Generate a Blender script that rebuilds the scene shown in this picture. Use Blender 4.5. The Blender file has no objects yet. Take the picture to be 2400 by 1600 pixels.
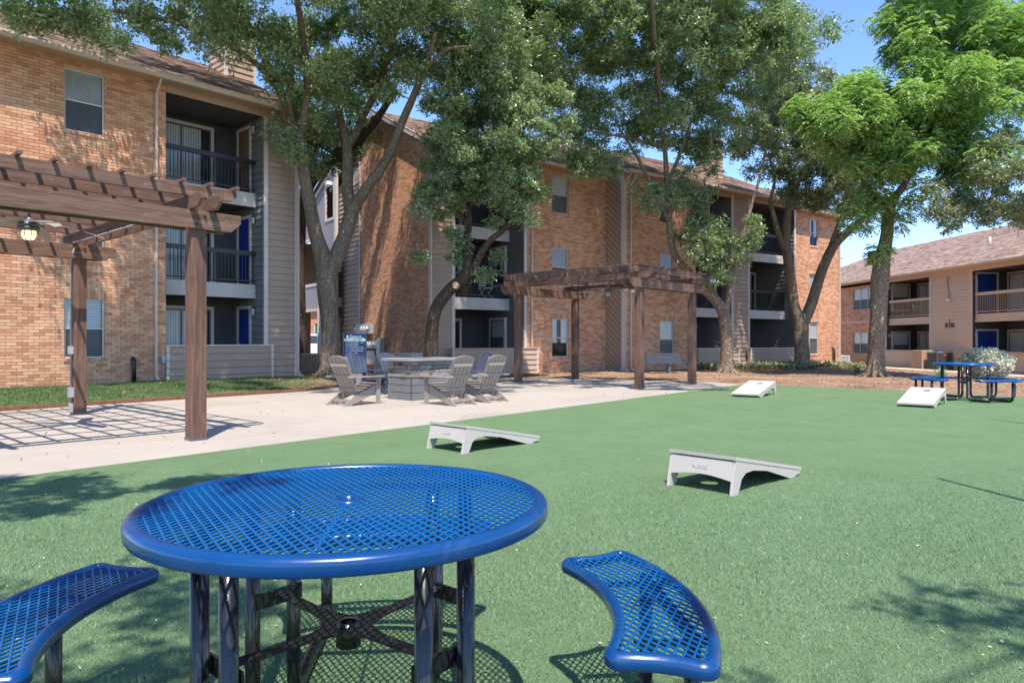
import bpy, math, random
import numpy as np
from mathutils import Vector, Matrix

random.seed(7)
rng = np.random.default_rng(11)
scene = bpy.context.scene
COL = scene.collection
F = 1650.0          # focal length in photo pixels (photo is 2400 wide)
EYE = 1.23          # camera height, m

# ------------------------------------------------------------------ camera
cam_data = bpy.data.cameras.new('camera')
cam = bpy.data.objects.new('camera', cam_data)
COL.objects.link(cam)
cam.location = (0, 0, EYE)
cam.rotation_euler = (math.radians(90), 0, 0)
cam_data.sensor_width = 36
cam_data.lens = F / 2400 * 36
cam_data.clip_start = 0.05
cam_data.clip_end = 3000
scene.camera = cam

# ------------------------------------------------------------------ light
SUN_EL = math.radians(63)
light_h = Vector((-0.15, 1.0)).normalized()        # horizontal direction the light travels
sun_to = Vector((-light_h.x * math.cos(SUN_EL), -light_h.y * math.cos(SUN_EL), math.sin(SUN_EL)))
sd = bpy.data.lights.new('sun', 'SUN')
sd.energy = 3.5
sd.angle = math.radians(0.5)
sd.color = (1.0, 0.92, 0.82)
so = bpy.data.objects.new('sun', sd)
COL.objects.link(so)
so.rotation_euler = sun_to.to_track_quat('Z', 'Y').to_euler()
so.location = (0, -10, 30)

world = bpy.data.worlds.new('World')
scene.world = world
world.use_nodes = True
wn = world.node_tree.nodes; wl = world.node_tree.links
wn.clear()
wo = wn.new('ShaderNodeOutputWorld'); bg = wn.new('ShaderNodeBackground'); sky = wn.new('ShaderNodeTexSky')
sky.sky_type = 'NISHITA'
sky.sun_disc = False
sky.sun_elevation = SUN_EL
sky.sun_rotation = math.atan2(sun_to.x, sun_to.y)
sky.altitude = 150
sky.air_density = 0.8
sky.dust_density = 0.0
sky.ozone_density = 6.0
bg.inputs['Strength'].default_value = 0.15
wl.new(sky.outputs[0], bg.inputs[0]); wl.new(bg.outputs[0], wo.inputs[0])

scene.view_settings.view_transform = 'Standard'
scene.view_settings.look = 'None'
scene.view_settings.exposure = 1.2
scene.view_settings.gamma = 1
scene.view_settings.use_curve_mapping = False
scene.render.engine = 'CYCLES'
scene.cycles.use_denoising = True
scene.cycles.max_bounces = 8
scene.cycles.transparent_max_bounces = 12
scene.cycles.diffuse_bounces = 4
scene.cycles.glossy_bounces = 3
scene.cycles.caustics_reflective = False
scene.cycles.caustics_refractive = False
scene.cycles.sample_clamp_indirect = 6

# ------------------------------------------------------------------ object helpers
WM = {}
def tag(o, label=None, cat=None, group=None, kind=None):
    if label: o['label'] = label
    if cat: o['category'] = cat
    if group: o['group'] = group
    if kind: o['kind'] = kind
    return o

def link(o, parent=None, M=None):
    M = M if M is not None else Matrix.Identity(4)
    COL.objects.link(o)
    if parent is not None:
        o.parent = parent
        o.matrix_basis = WM[parent.name].inverted() @ M
    else:
        o.matrix_basis = M
    WM[o.name] = M.copy()
    return o

def empty(name, M, label=None, cat=None, group=None, kind=None):
    o = bpy.data.objects.new(name, None)
    o.empty_display_size = 0.3
    link(o, None, M)
    return tag(o, label, cat, group, kind)

def copy_tree(o, M=None, parent=None):
    c = o.copy()
    COL.objects.link(c)
    c.parent = parent
    if M is not None:
        c.matrix_basis = M
        WM[c.name] = M.copy()
    for ch in [x for x in scene_children(o)]:
        copy_tree(ch, None, c)
    return c

def scene_children(o):
    return list(o.children)

def TR(x, y, z=0.0, a=0.0):
    return Matrix.Translation((x, y, z)) @ Matrix.Rotation(a, 4, 'Z')

class Fr:
    """Wall frame: x along the wall, y inward (away from the outside), z up."""
    def __init__(s, ox, oy, xdir, z=0.0):
        s.o = (ox, oy); d = Vector(xdir).normalized(); s.d = d
        s.a = math.atan2(d.y, d.x); s.z = z
        s.M = TR(ox, oy, z, s.a)
    def pt(s, x, y, z=0.0):
        v = s.M @ Vector((x, y, z)); return v
    def sub(s, x, y, turn=0.0):
        p = s.pt(x, y)
        d = Matrix.Rotation(turn, 3, 'Z') @ Vector((s.d.x, s.d.y, 0))
        return Fr(p.x, p.y, (d.x, d.y), s.z)

class MB:
    def __init__(s): s.v = []; s.f = []; s.m = []; s.mats = []; s.cm = 0; s.sm = []
    def mat(s, m):
        if m not in s.mats: s.mats.append(m)
        s.cm = s.mats.index(m); return s
    def add(s, vs, fs, smooth=False):
        n = len(s.v); s.v += [tuple(p) for p in vs]
        for f in fs: s.f.append([i + n for i in f]); s.m.append(s.cm); s.sm.append(smooth)
    def box(s, x0, x1, y0, y1, z0, z1):
        s.add([(x0,y0,z0),(x1,y0,z0),(x1,y1,z0),(x0,y1,z0),(x0,y0,z1),(x1,y0,z1),(x1,y1,z1),(x0,y1,z1)],
              [(0,3,2,1),(4,5,6,7),(0,1,5,4),(1,2,6,5),(2,3,7,6),(3,0,4,7)])
    def quad(s, a, b, c, d): s.add([a,b,c,d], [(0,1,2,3)])
    def bar(s, p, q, w, h, up=(0,0,1)):
        """box beam from p to q: width w sideways, height h (centred)"""
        p = Vector(p); q = Vector(q); d = (q-p).normalized(); up = Vector(up)
        r = d.cross(up)
        if r.length < 1e-4: r = d.cross(Vector((0,1,0)))
        r.normalize(); u = r.cross(d).normalized(); r *= w/2; u *= h/2
        s.add([p-r-u, p+r-u, p+r+u, p-r+u, q-r-u, q+r-u, q+r+u, q-r+u],
              [(0,1,2,3),(4,7,6,5),(0,4,5,1),(1,5,6,2),(2,6,7,3),(3,7,4,0)])
    def prism(s, pts, y0, y1, plane='xz'):
        """polygon pts extruded; plane xz -> along y, xy -> along z, yz -> along x"""
        n = len(pts)
        if plane == 'xz': a = [(p[0], y0, p[1]) for p in pts]; b = [(p[0], y1, p[1]) for p in pts]
        elif plane == 'xy': a = [(p[0], p[1], y0) for p in pts]; b = [(p[0], p[1], y1) for p in pts]
        else: a = [(y0, p[0], p[1]) for p in pts]; b = [(y1, p[0], p[1]) for p in pts]
        s.add(a + b, [tuple(range(n))[::-1], tuple(range(n, 2*n))] + [(i, (i+1) % n, (i+1) % n + n, i + n) for i in range(n)])
    def tube(s, pts, rad, sides=8, cap=True, smooth=True, lumpy=0.0):
        pts = [Vector(p) for p in pts]
        if not hasattr(rad, '__len__'): rad = [rad]*len(pts)
        n0 = len(s.v); ref = None; vs = []; fs = []
        for i, p in enumerate(pts):
            d = (pts[min(i+1, len(pts)-1)] - pts[max(i-1, 0)])
            if d.length < 1e-9: d = Vector((0,0,1))
            d.normalize()
            if ref is None:
                ref = Vector((1,0,0)) if abs(d.x) < 0.8 else Vector((0,1,0))
            r = (ref - d*ref.dot(d)).normalized(); ref = r; u = d.cross(r)
            for k in range(sides):
                a = 2*math.pi*k/sides; rr = rad[i]
                if lumpy: rr *= 1 + lumpy*(math.sin(3*a + i*0.37) * 0.5 + math.sin(5*a - i*0.53 + 1.3)*0.5)
                vs.append(p + (r*math.cos(a) + u*math.sin(a))*rr)
        for i in range(len(pts)-1):
            for k in range(sides):
                a = i*sides + k; b = i*sides + (k+1) % sides
                fs.append((a, b, b+sides, a+sides))
        s.add(vs, fs, smooth)
        if cap:
            n = len(s.v) - len(vs)
            s.f.append([n + k for k in range(sides)][::-1]); s.m.append(s.cm); s.sm.append(False)
            e = n + (len(pts)-1)*sides
            s.f.append([e + k for k in range(sides)]); s.m.append(s.cm); s.sm.append(False)
    def lathe(s, prof, c=(0,0), sides=24, smooth=True):
        vs = []; fs = []
        for (r, z) in prof:
            for k in range(sides):
                a = 2*math.pi*k/sides; vs.append((c[0]+r*math.cos(a), c[1]+r*math.sin(a), z))
        for i in range(len(prof)-1):
            for k in range(sides):
                a = i*sides+k; b = i*sides+(k+1) % sides
                fs.append((a, b, b+sides, a+sides))
        s.add(vs, fs, smooth)
    def mesh(s, name):
        me = bpy.data.meshes.new(name)
        me.from_pydata(s.v, [], s.f)
        for m in s.mats: me.materials.append(m)
        me.polygons.foreach_set('material_index', s.m)
        me.polygons.foreach_set('use_smooth', s.sm)
        me.update()
        return me
    def build(s, name, mat=None, parent=None, M=None, kind=None, label=None, bevel=0.0):
        if mat is not None and not s.mats: s.mats.append(mat)
        o = bpy.data.objects.new(name, s.mesh(name))
        link(o, parent, M)
        if kind: o['kind'] = kind
        if label: o['label'] = label
        if bevel:
            b = o.modifiers.new('bevel', 'BEVEL'); b.width = bevel; b.segments = 2; b.limit_method = 'ANGLE'; b.angle_limit = math.radians(40)
        return o

def W(px, py, Y):
    """real point at depth Y seen at photo pixel (px, py): how the survey of the photograph was noted down"""
    return Vector(((px-1200)/F*Y, Y, EYE - (py-800)/F*Y))

def smooth01(t):
    t = min(1, max(0, t)); return t*t*(3-2*t)

# ------------------------------------------------------------------ materials
def newmat(name):
    m = bpy.data.materials.new(name); m.use_nodes = True
    nt = m.node_tree; p = nt.nodes.get('Principled BSDF')
    return m, nt, p
def node(nt, t, **k):
    n = nt.nodes.new(t)
    for a, b in k.items(): setattr(n, a, b)
    return n
def coords(nt, kind='Object', scale=(1,1,1)):
    tc = node(nt, 'ShaderNodeTexCoord'); mp = node(nt, 'ShaderNodeMapping')
    mp.inputs['Scale'].default_value = scale
    nt.links.new(tc.outputs[kind], mp.inputs[0]); return mp.outputs[0]
def world_coords(nt, scale=(1,1,1)):
    g = node(nt, 'ShaderNodeNewGeometry'); mp = node(nt, 'ShaderNodeMapping')
    mp.inputs['Scale'].default_value = scale
    nt.links.new(g.outputs['Position'], mp.inputs[0]); return mp.outputs[0]
def noise(nt, vec, scale, detail=4, rough=0.55, dist=0.0):
    n = node(nt, 'ShaderNodeTexNoise'); n.inputs['Scale'].default_value = scale
    n.inputs['Detail'].default_value = detail; n.inputs['Roughness'].default_value = rough; n.inputs['Distortion'].default_value = dist
    nt.links.new(vec, n.inputs['Vector']); return n.outputs['Fac']
def ramp(nt, fac, stops):
    r = node(nt, 'ShaderNodeValToRGB'); e = r.color_ramp.elements
    while len(e) > 1: e.remove(e[-1])
    e[0].position = stops[0][0]; e[0].color = (*stops[0][1], 1)
    for p, c in stops[1:]:
        q = e.new(p); q.color = (*c, 1)
    nt.links.new(fac, r.inputs[0]); return r.outputs[0]
def mixc(nt, fac, a, b, mode='MIX'):
    n = node(nt, 'ShaderNodeMix', data_type='RGBA', blend_type=mode)
    if isinstance(fac, (int, float)): n.inputs[0].default_value = fac
    else: nt.links.new(fac, n.inputs[0])
    for i, c in ((6, a), (7, b)):
        if isinstance(c, (tuple, list)): n.inputs[i].default_value = (*c, 1)
        else: nt.links.new(c, n.inputs[i])
    return n.outputs[2]
def bump(nt, p, height, strength=0.3, dist=0.01):
    b = node(nt, 'ShaderNodeBump'); b.inputs['Strength'].default_value = strength; b.inputs['Distance'].default_value = dist
    nt.links.new(height, b.inputs['Height']); nt.links.new(b.outputs[0], p.inputs['Normal'])
def mathn(nt, op, a, b=None, clamp=False):
    n = node(nt, 'ShaderNodeMath', operation=op); n.use_clamp = clamp
    for i, c in enumerate((a, b)):
        if c is None: continue
        if isinstance(c, (int, float)): n.inputs[i].default_value = c
        else: nt.links.new(c, n.inputs[i])
    return n.outputs[0]
def mul(c, k): return tuple(x*k for x in c)

def mat_paint(name, col, rough=0.6, var=0.10, nscale=3.0, fine=60.0, bumps=0.15, spec=0.4, streak=False):
    m, nt, p = newmat(name)
    v = world_coords(nt, (1, 1, 0.25) if streak else (1, 1, 1))
    a = noise(nt, v, nscale, 5, 0.6); b = noise(nt, v, fine, 3)
    c = ramp(nt, a, [(0.25, mul(col, 1-var*1.6)), (0.5, col), (0.8, mul(col, 1+var))])
    nt.links.new(c, p.inputs['Base Color'])
    p.inputs['Roughness'].default_value = rough
    p.inputs['Specular IOR Level'].default_value = spec
    if bumps: bump(nt, p, b, bumps, 0.004)
    return m

def mat_random(name, stops, rough=0.85, nscale=40, bumps=0.5, dark=None, spec=0.2):
    """colour differs from piece to piece"""
    m, nt, p = newmat(name)
    oi = node(nt, 'ShaderNodeObjectInfo'); g = node(nt, 'ShaderNodeNewGeometry')
    r = mathn(nt, 'FRACT', mathn(nt, 'ADD', oi.outputs['Random'], g.outputs['Random Per Island']))
    v = world_coords(nt)
    big = noise(nt, v, 0.6, 3); fine = noise(nt, v, nscale, 4, 0.65)
    r2 = mathn(nt, 'ADD', mathn(nt, 'MULTIPLY', r, 0.78), mathn(nt, 'MULTIPLY', fine, 0.22))
    c = ramp(nt, r2, stops)
    c = mixc(nt, 0.55, c, ramp(nt, big, [(0.3, (0.74,0.73,0.72)), (0.7, (1.16,1.13,1.1))]), 'MULTIPLY')
    nt.links.new(c, p.inputs['Base Color'])
    p.inputs['Roughness'].default_value = rough
    p.inputs['Specular IOR Level'].default_value = spec
    bump(nt, p, fine, bumps, 0.006)
    return m

def mat_wood(name, c0, c1, axis=0, rough=0.75, scale=1.0, flecks=None):
    m, nt, p = newmat(name)
    sc = [6, 6, 6]; sc[axis] = 0.5
    v = coords(nt, 'Object', tuple(x*scale for x in sc))
    a = noise(nt, v, 3.0, 6, 0.65, 1.2); b = noise(nt, v, 14, 4, 0.6)
    c = ramp(nt, a, [(0.3, c0), (0.62, c1), (0.8, mul(c1, 1.15))])
    if flecks:
        f = noise(nt, coords(nt, 'Object', tuple(x*scale*2.2 for x in sc)), 6.0, 5, 0.7)
        k = ramp(nt, f, [(0.63, (0,0,0)), (0.69, (1,1,1))])
        c = mixc(nt, k, c, flecks)
    nt.links.new(c, p.inputs['Base Color']); p.inputs['Roughness'].default_value = rough
    p.inputs['Specular IOR Level'].default_value = 0.3
    bump(nt, p, mathn(nt, 'ADD', a, b), 0.5, 0.006)
    return m

def mat_leaf(name, cols, rough=0.5, trans=0.3, tcol=None, spec=0.5):
    m, nt, p = newmat(name)
    g = node(nt, 'ShaderNodeNewGeometry'); v = world_coords(nt)
    big = noise(nt, v, 0.9, 3)
    r = mathn(nt, 'ADD', mathn(nt, 'MULTIPLY', g.outputs['Random Per Island'], 0.6), mathn(nt, 'MULTIPLY', big, 0.4))
    c = ramp(nt, r, [(i/(len(cols)-1)*0.7+0.15, q) for i, q in enumerate(cols)])
    nt.links.new(c, p.inputs['Base Color']); p.inputs['Roughness'].default_value = rough
    p.inputs['Specular IOR Level'].default_value = spec
    t = node(nt, 'ShaderNodeBsdfTranslucent'); mx = node(nt, 'ShaderNodeMixShader'); mx.inputs[0].default_value = trans
    tc = mixc(nt, 1.0, c, tcol or (1.3, 1.6, 0.7), 'MULTIPLY'); nt.links.new(tc, t.inputs[0])
    out = nt.nodes['Material Output']
    nt.links.new(p.outputs[0], mx.inputs[1]); nt.links.new(t.outputs[0], mx.inputs[2]); nt.links.new(mx.outputs[0], out.inputs[0])
    return m

def mat_bark(name, c0, c1, c2, vscale=9.0):
    m, nt, p = newmat(name)
    v = world_coords(nt, (1, 1, 0.28))
    vo = node(nt, 'ShaderNodeTexVoronoi', feature='DISTANCE_TO_EDGE'); vo.inputs['Scale'].default_value = vscale*3.2
    w = node(nt, 'ShaderNodeVectorMath', operation='ADD'); nz = node(nt, 'ShaderNodeTexNoise'); nz.inputs['Scale'].default_value = vscale*0.6
    nt.links.new(v, nz.inputs['Vector']); sc = node(nt, 'ShaderNodeVectorMath', operation='SCALE'); sc.inputs['Scale'].default_value = 0.30
    nt.links.new(nz.outputs['Color'], sc.inputs[0]); nt.links.new(v, w.inputs[0]); nt.links.new(sc.outputs[0], w.inputs[1])
    nt.links.new(w.outputs[0], vo.inputs['Vector'])
    fine = noise(nt, v, vscale*5, 5, 0.7); big = noise(nt, v, 1.1, 3)
    h = ramp(nt, vo.outputs['Distance'], [(0.0, (0,0,0)), (0.30, (1,1,1))])
    hh = mathn(nt, 'ADD', mathn(nt, 'MULTIPLY', h, 0.5), mathn(nt, 'MULTIPLY', fine, 0.7))
    c = ramp(nt, hh, [(0.2, c0), (0.6, c1), (1.0, c2)])
    c = mixc(nt, 0.5, c, ramp(nt, big, [(0.3, (0.7,0.66,0.62)), (0.7, (1.25,1.22,1.15))]), 'MULTIPLY')
    nt.links.new(c, p.inputs['Base Color']); p.inputs['Roughness'].default_value = 0.95; p.inputs['Specular IOR Level'].default_value = 0.1
    bump(nt, p, hh, 1.0, 0.05)
    return m

def mat_glass(name, tint=(0.9,0.95,1.0), clear=0.62):
    m, nt, p = newmat(name)
    tr = node(nt, 'ShaderNodeBsdfTransparent'); tr.inputs[0].default_value = (*mul(tint, 0.92), 1)
    gl = node(nt, 'ShaderNodeBsdfGlossy'); gl.inputs['Roughness'].default_value = 0.02; gl.inputs[0].default_value = (0.85, 0.9, 1, 1)
    fr = node(nt, 'ShaderNodeFresnel'); fr.inputs[0].default_value = 1.5
    mx = node(nt, 'ShaderNodeMixShader')
    nt.links.new(mathn(nt, 'ADD', mathn(nt, 'MULTIPLY', fr.outputs[0], 0.45), 0.01, True), mx.inputs[0])
    nt.links.new(tr.outputs[0], mx.inputs[1]); nt.links.new(gl.outputs[0], mx.inputs[2])
    nt.links.new(mx.outputs[0], nt.nodes['Material Output'].inputs[0])
    return m

def mat_screen(name):
    m, nt, p = newmat(name)
    tr = node(nt, 'ShaderNodeBsdfTransparent'); df = node(nt, 'ShaderNodeBsdfDiffuse'); df.inputs[0].default_value = (0.05,0.05,0.055,1)
    mx = node(nt, 'ShaderNodeMixShader'); mx.inputs[0].default_value = 0.55
    nt.links.new(tr.outputs[0], mx.inputs[1]); nt.links.new(df.outputs[0], mx.inputs[2])
    nt.links.new(mx.outputs[0], nt.nodes['Material Output'].inputs[0])
    return m

BRICK_STOPS = [(0.0, (0.37,0.155,0.088)), (0.15, (0.50,0.235,0.135)), (0.4, (0.61,0.315,0.187)), (0.62, (0.66,0.37,0.225)), (0.88, (0.70,0.43,0.275)), (1.0, (0.55,0.39,0.30))]
M = {}
M['brick'] = mat_random('brick', BRICK_STOPS, 0.9, 55, 0.6)
M['mortar'] = mat_paint('mortar', (0.56,0.40,0.29), 0.95, 0.12, 2, 80, 0.5, 0.1)
M['taupe'] = mat_paint('taupe_siding_paint', (0.40,0.285,0.212), 0.6, 0.06, 1.2, 50, 0.12, 0.3, True)
M['taupe_warm'] = mat_paint('warm_tan_siding_paint', (0.44,0.315,0.235), 0.65, 0.06, 1.2, 50, 0.12, 0.3, True)
M['tan'] = mat_paint('pale_tan_siding_paint', (0.62,0.46,0.335), 0.65, 0.06, 1.2, 50, 0.12, 0.3, True)
M['lavender'] = mat_paint('pale_grey_siding_paint', (0.42,0.375,0.385), 0.6, 0.06, 1.2, 50, 0.12, 0.3, True)
M['trim'] = mat_paint('light_trim_paint', (0.60,0.52,0.46), 0.55, 0.05, 2, 50, 0.1, 0.35, True)
M['fascia'] = mat_paint('gutter_paint', (0.60,0.49,0.42), 0.5, 0.06, 2, 40, 0.1, 0.4)
M['soffit'] = mat_paint('soffit_paint', (0.42,0.29,0.21), 0.7, 0.06, 2, 40, 0.1, 0.2)
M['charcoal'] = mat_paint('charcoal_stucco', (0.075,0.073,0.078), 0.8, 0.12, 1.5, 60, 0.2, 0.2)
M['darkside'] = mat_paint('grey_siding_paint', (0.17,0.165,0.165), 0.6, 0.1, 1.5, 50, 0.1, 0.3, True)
M['band'] = mat_paint('balcony_band_paint', (0.50,0.46,0.42), 0.6, 0.06, 2, 40, 0.1, 0.3, True)
M['blackmetal'] = mat_paint('black_rail_paint', (0.018,0.018,0.02), 0.4, 0.2, 5, 50, 0.05, 0.5)
M['blue_door'] = mat_paint('blue_door_paint', (0.008,0.032,0.23), 0.35, 0.08, 2, 40, 0.03, 0.5)
M['brown_door'] = mat_paint('brown_door', (0.22,0.12,0.07), 0.5, 0.1, 2, 40, 0.05, 0.4)
M['white'] = mat_paint('white_blind', (0.88,0.84,0.76), 0.6, 0.04, 3, 40, 0.02, 0.3)
M['curtain'] = mat_paint('pale_curtain', (0.88,0.82,0.72), 0.8, 0.05, 3, 30, 0.1, 0.1)
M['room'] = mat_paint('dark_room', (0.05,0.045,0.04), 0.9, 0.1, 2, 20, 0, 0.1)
M['glass'] = mat_glass('window_glass')
M['screen'] = mat_screen('insect_screen')
M['alu'] = mat_paint('window_frame_metal', (0.55,0.53,0.5), 0.4, 0.05, 4, 40, 0.03, 0.5)
M['bronze'] = mat_paint('dark_window_frame', (0.12,0.09,0.075), 0.4, 0.05, 4, 40, 0.03, 0.5)
M['shingle'] = mat_random('roof_shingle', [(0.0,(0.19,0.125,0.10)), (0.3,(0.29,0.205,0.17)), (0.6,(0.38,0.275,0.23)), (1.0,(0.47,0.355,0.30))], 0.95, 90, 0.8, spec=0.1)
M['shingle_base'] = mat_paint('roof_felt', (0.14,0.10,0.085), 0.95, 0.15, 3, 50, 0.4, 0.1)
M['pergola'] = mat_wood('stained_pergola_wood', (0.095,0.05,0.035), (0.205,0.12,0.088), 0, 0.8, 1.0, (0.42,0.31,0.24))
M['pergola_up'] = mat_wood('stained_post_wood', (0.085,0.043,0.03), (0.185,0.105,0.076), 2, 0.8, 1.0, (0.36,0.26,0.20))
M['edging'] = mat_wood('landscape_timber', (0.12,0.05,0.03), (0.26,0.12,0.07), 0, 0.9, 1.0)
M['steel'] = mat_paint('grey_metal', (0.36,0.36,0.37), 0.4, 0.1, 4, 40, 0.05, 0.5)
M['darksteel'] = mat_paint('dark_grey_metal', (0.10,0.10,0.11), 0.35, 0.1, 4, 40, 0.05, 0.5)
M['white_metal'] = mat_paint('white_painted_metal', (0.72,0.71,0.69), 0.4, 0.05, 4, 40, 0.03, 0.5)
M['poly_light'] = mat_paint('light_grey_poly_lumber', (0.29,0.25,0.22), 0.5, 0.05, 6, 60, 0.08, 0.35)
M['poly_dark'] = mat_paint('slate_blue_poly_lumber', (0.065,0.082,0.115), 0.4, 0.08, 6, 60, 0.08, 0.45)
M['bench'] = mat_paint('slate_bench_paint', (0.055,0.065,0.085), 0.45, 0.1, 6, 60, 0.08, 0.4)
M['board'] = mat_paint('pale_grey_plastic', (0.50,0.44,0.405), 0.45, 0.03, 3, 60, 0.05, 0.4)
M['board_mark'] = mat_paint('embossed_mark', (0.52,0.47,0.45), 0.5, 0.03, 3, 60, 0.02, 0.3)
M['stone'] = mat_random('ledge_stone', [(0,(0.15,0.135,0.125)), (0.5,(0.25,0.23,0.21)), (1,(0.36,0.33,0.30))], 0.85, 25, 0.7)
M['slab'] = mat_paint('grey_stone_cap', (0.28,0.275,0.275), 0.5, 0.12, 3, 40, 0.2, 0.4)
M['zinc'] = mat_paint('blue_grey_metal_panel', (0.17,0.18,0.195), 0.35, 0.12, 2, 40, 0.05, 0.5)
M['joint_tan'] = mat_paint('shadow_gap', (0.16,0.11,0.08), 0.9, 0.1, 2, 30, 0, 0.1)
M['joint'] = mat_paint('dark_joint_shadow', (0.03,0.03,0.03), 0.9, 0.1, 2, 30, 0, 0.1)
M['terracotta'] = mat_paint('terracotta', (0.45,0.16,0.07), 0.8, 0.1, 5, 40, 0.2, 0.2)
M['cream_plastic'] = mat_paint('cream_plastic', (0.62,0.54,0.36), 0.5, 0.05, 5, 40, 0.03, 0.4)
M['navy'] = mat_paint('navy_sign_face', (0.015,0.035,0.14), 0.4, 0.06, 3, 20, 0, 0.4)
M['mint'] = mat_paint('mint_sign_band', (0.38,0.66,0.52), 0.5, 0.03, 3, 20, 0, 0.3)
M['sign_white'] = mat_paint('white_print', (0.85,0.87,0.9), 0.5, 0.01, 3, 20, 0, 0.3)
M['red'] = mat_paint('red_mark', (0.6,0.08,0.05), 0.5, 0.05, 3, 20, 0, 0.3)
M['concrete_path'] = mat_paint('walk_concrete', (0.50,0.42,0.33), 0.9, 0.12, 1.5, 40, 0.3, 0.2)
M['carwhite'] = mat_paint('white_car_paint', (0.82,0.82,0.82), 0.2, 0.01, 1, 20, 0, 0.6)
M['carglass'] = mat_paint('car_window', (0.06,0.09,0.13), 0.05, 0.05, 1, 20, 0, 0.8)
M['rubber'] = mat_paint('black_rubber', (0.02,0.02,0.02), 0.8, 0.1, 5, 40, 0.1, 0.3)
M['teal'] = mat_paint('teal_curtain', (0.0,0.16,0.16), 0.5, 0.1, 3, 20, 0, 0.3)
M['farbrick'] = mat_paint('far_brick', (0.47,0.23,0.13), 0.9, 0.15, 4, 30, 0.4, 0.2)
M['bark'] = mat_bark('oak_bark', (0.085,0.062,0.045), (0.30,0.235,0.175), (0.52,0.44,0.345))
M['bark_dark'] = mat_bark('dark_oak_bark', (0.04,0.028,0.02), (0.14,0.10,0.075), (0.30,0.23,0.175))
M['bark_tan'] = mat_bark('tan_bark', (0.10,0.07,0.05), (0.32,0.245,0.18), (0.54,0.45,0.35), 7)
M['cutwood'] = mat_paint('cut_wood', (0.45,0.32,0.2), 0.8, 0.15, 12, 60, 0.2, 0.2)
M['leaf'] = mat_leaf('oak_leaf', [(0.095,0.135,0.06), (0.18,0.25,0.12), (0.29,0.36,0.195), (0.47,0.50,0.34)], 0.38, 0.38, spec=0.9)
M['leaf_olive'] = mat_leaf('dusty_oak_leaf', [(0.09,0.115,0.06), (0.17,0.20,0.11), (0.27,0.30,0.185), (0.42,0.43,0.29)], 0.38, 0.35, spec=0.9)
M['leaf_bright'] = mat_leaf('bright_leaflet', [(0.12,0.20,0.055), (0.23,0.36,0.11), (0.36,0.49,0.19), (0.56,0.65,0.38)], 0.45, 0.35, (1.2,1.5,0.6), 0.5)
M['leaf_far'] = mat_leaf('far_tree_leaf', [(0.05,0.09,0.03), (0.09,0.16,0.05), (0.15,0.24,0.08)], 0.5, 0.3)
M['leaf_varieg'] = mat_leaf('variegated_leaf', [(0.16,0.20,0.11), (0.5,0.52,0.38), (0.72,0.71,0.58), (0.8,0.78,0.68)], 0.5, 0.15, (1,1.1,0.8))
M['leaf_ivy'] = mat_leaf('ivy_leaf', [(0.13,0.13,0.06), (0.27,0.26,0.14), (0.42,0.40,0.25)], 0.5, 0.2)
M['litter'] = mat_leaf('fallen_leaf', [(0.12,0.06,0.03), (0.26,0.145,0.08), (0.42,0.27,0.16), (0.54,0.41,0.27)], 0.8, 0.1, (1,0.9,0.7), 0.2)
M['petal'] = mat_leaf('pale_leaf_bit', [(0.35,0.42,0.22), (0.6,0.62,0.45), (0.12,0.1,0.06)], 0.7, 0.1, (1,1,0.8), 0.2)
M['grass'] = mat_leaf('lawn_blade', [(0.05,0.09,0.03), (0.10,0.17,0.055), (0.19,0.26,0.11)], 0.6, 0.3)
M['palm'] = mat_leaf('strap_leaf', [(0.06,0.12,0.04), (0.14,0.22,0.08), (0.3,0.36,0.16)], 0.5, 0.25)

def mat_turf():
    m, nt, p = newmat('artificial_turf')
    v = world_coords(nt)
    a = noise(nt, v, 260, 3, 0.6); b = noise(nt, v, 70, 4, 0.7); c = noise(nt, v, 1.3, 4, 0.6); d = noise(nt, v, 14, 3, 0.6)
    f = mathn(nt, 'ADD', mathn(nt, 'MULTIPLY', a, 0.45), mathn(nt, 'ADD', mathn(nt, 'MULTIPLY', b, 0.4), mathn(nt, 'MULTIPLY', d, 0.15)))
    col = ramp(nt, f, [(0.30, (0.06,0.115,0.05)), (0.5, (0.125,0.205,0.10)), (0.68, (0.21,0.285,0.165))])
    col = mixc(nt, 0.6, col, ramp(nt, c, [(0.3, (0.82,0.86,0.8)), (0.7, (1.14,1.1,1.16))]), 'MULTIPLY')
    nt.links.new(col, p.inputs['Base Color']); p.inputs['Roughness'].default_value = 0.85; p.inputs['Specular IOR Level'].default_value = 0.15
    bump(nt, p, mathn(nt, 'ADD', a, b), 0.7, 0.012)
    return m
M['turf'] = mat_turf()
M['turf_blade'] = mat_leaf('turf_fibre', [(0.075,0.135,0.062), (0.145,0.23,0.12), (0.225,0.315,0.19), (0.33,0.41,0.28)], 0.55, 0.15, (1.05,1.15,0.85), 0.25)

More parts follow.
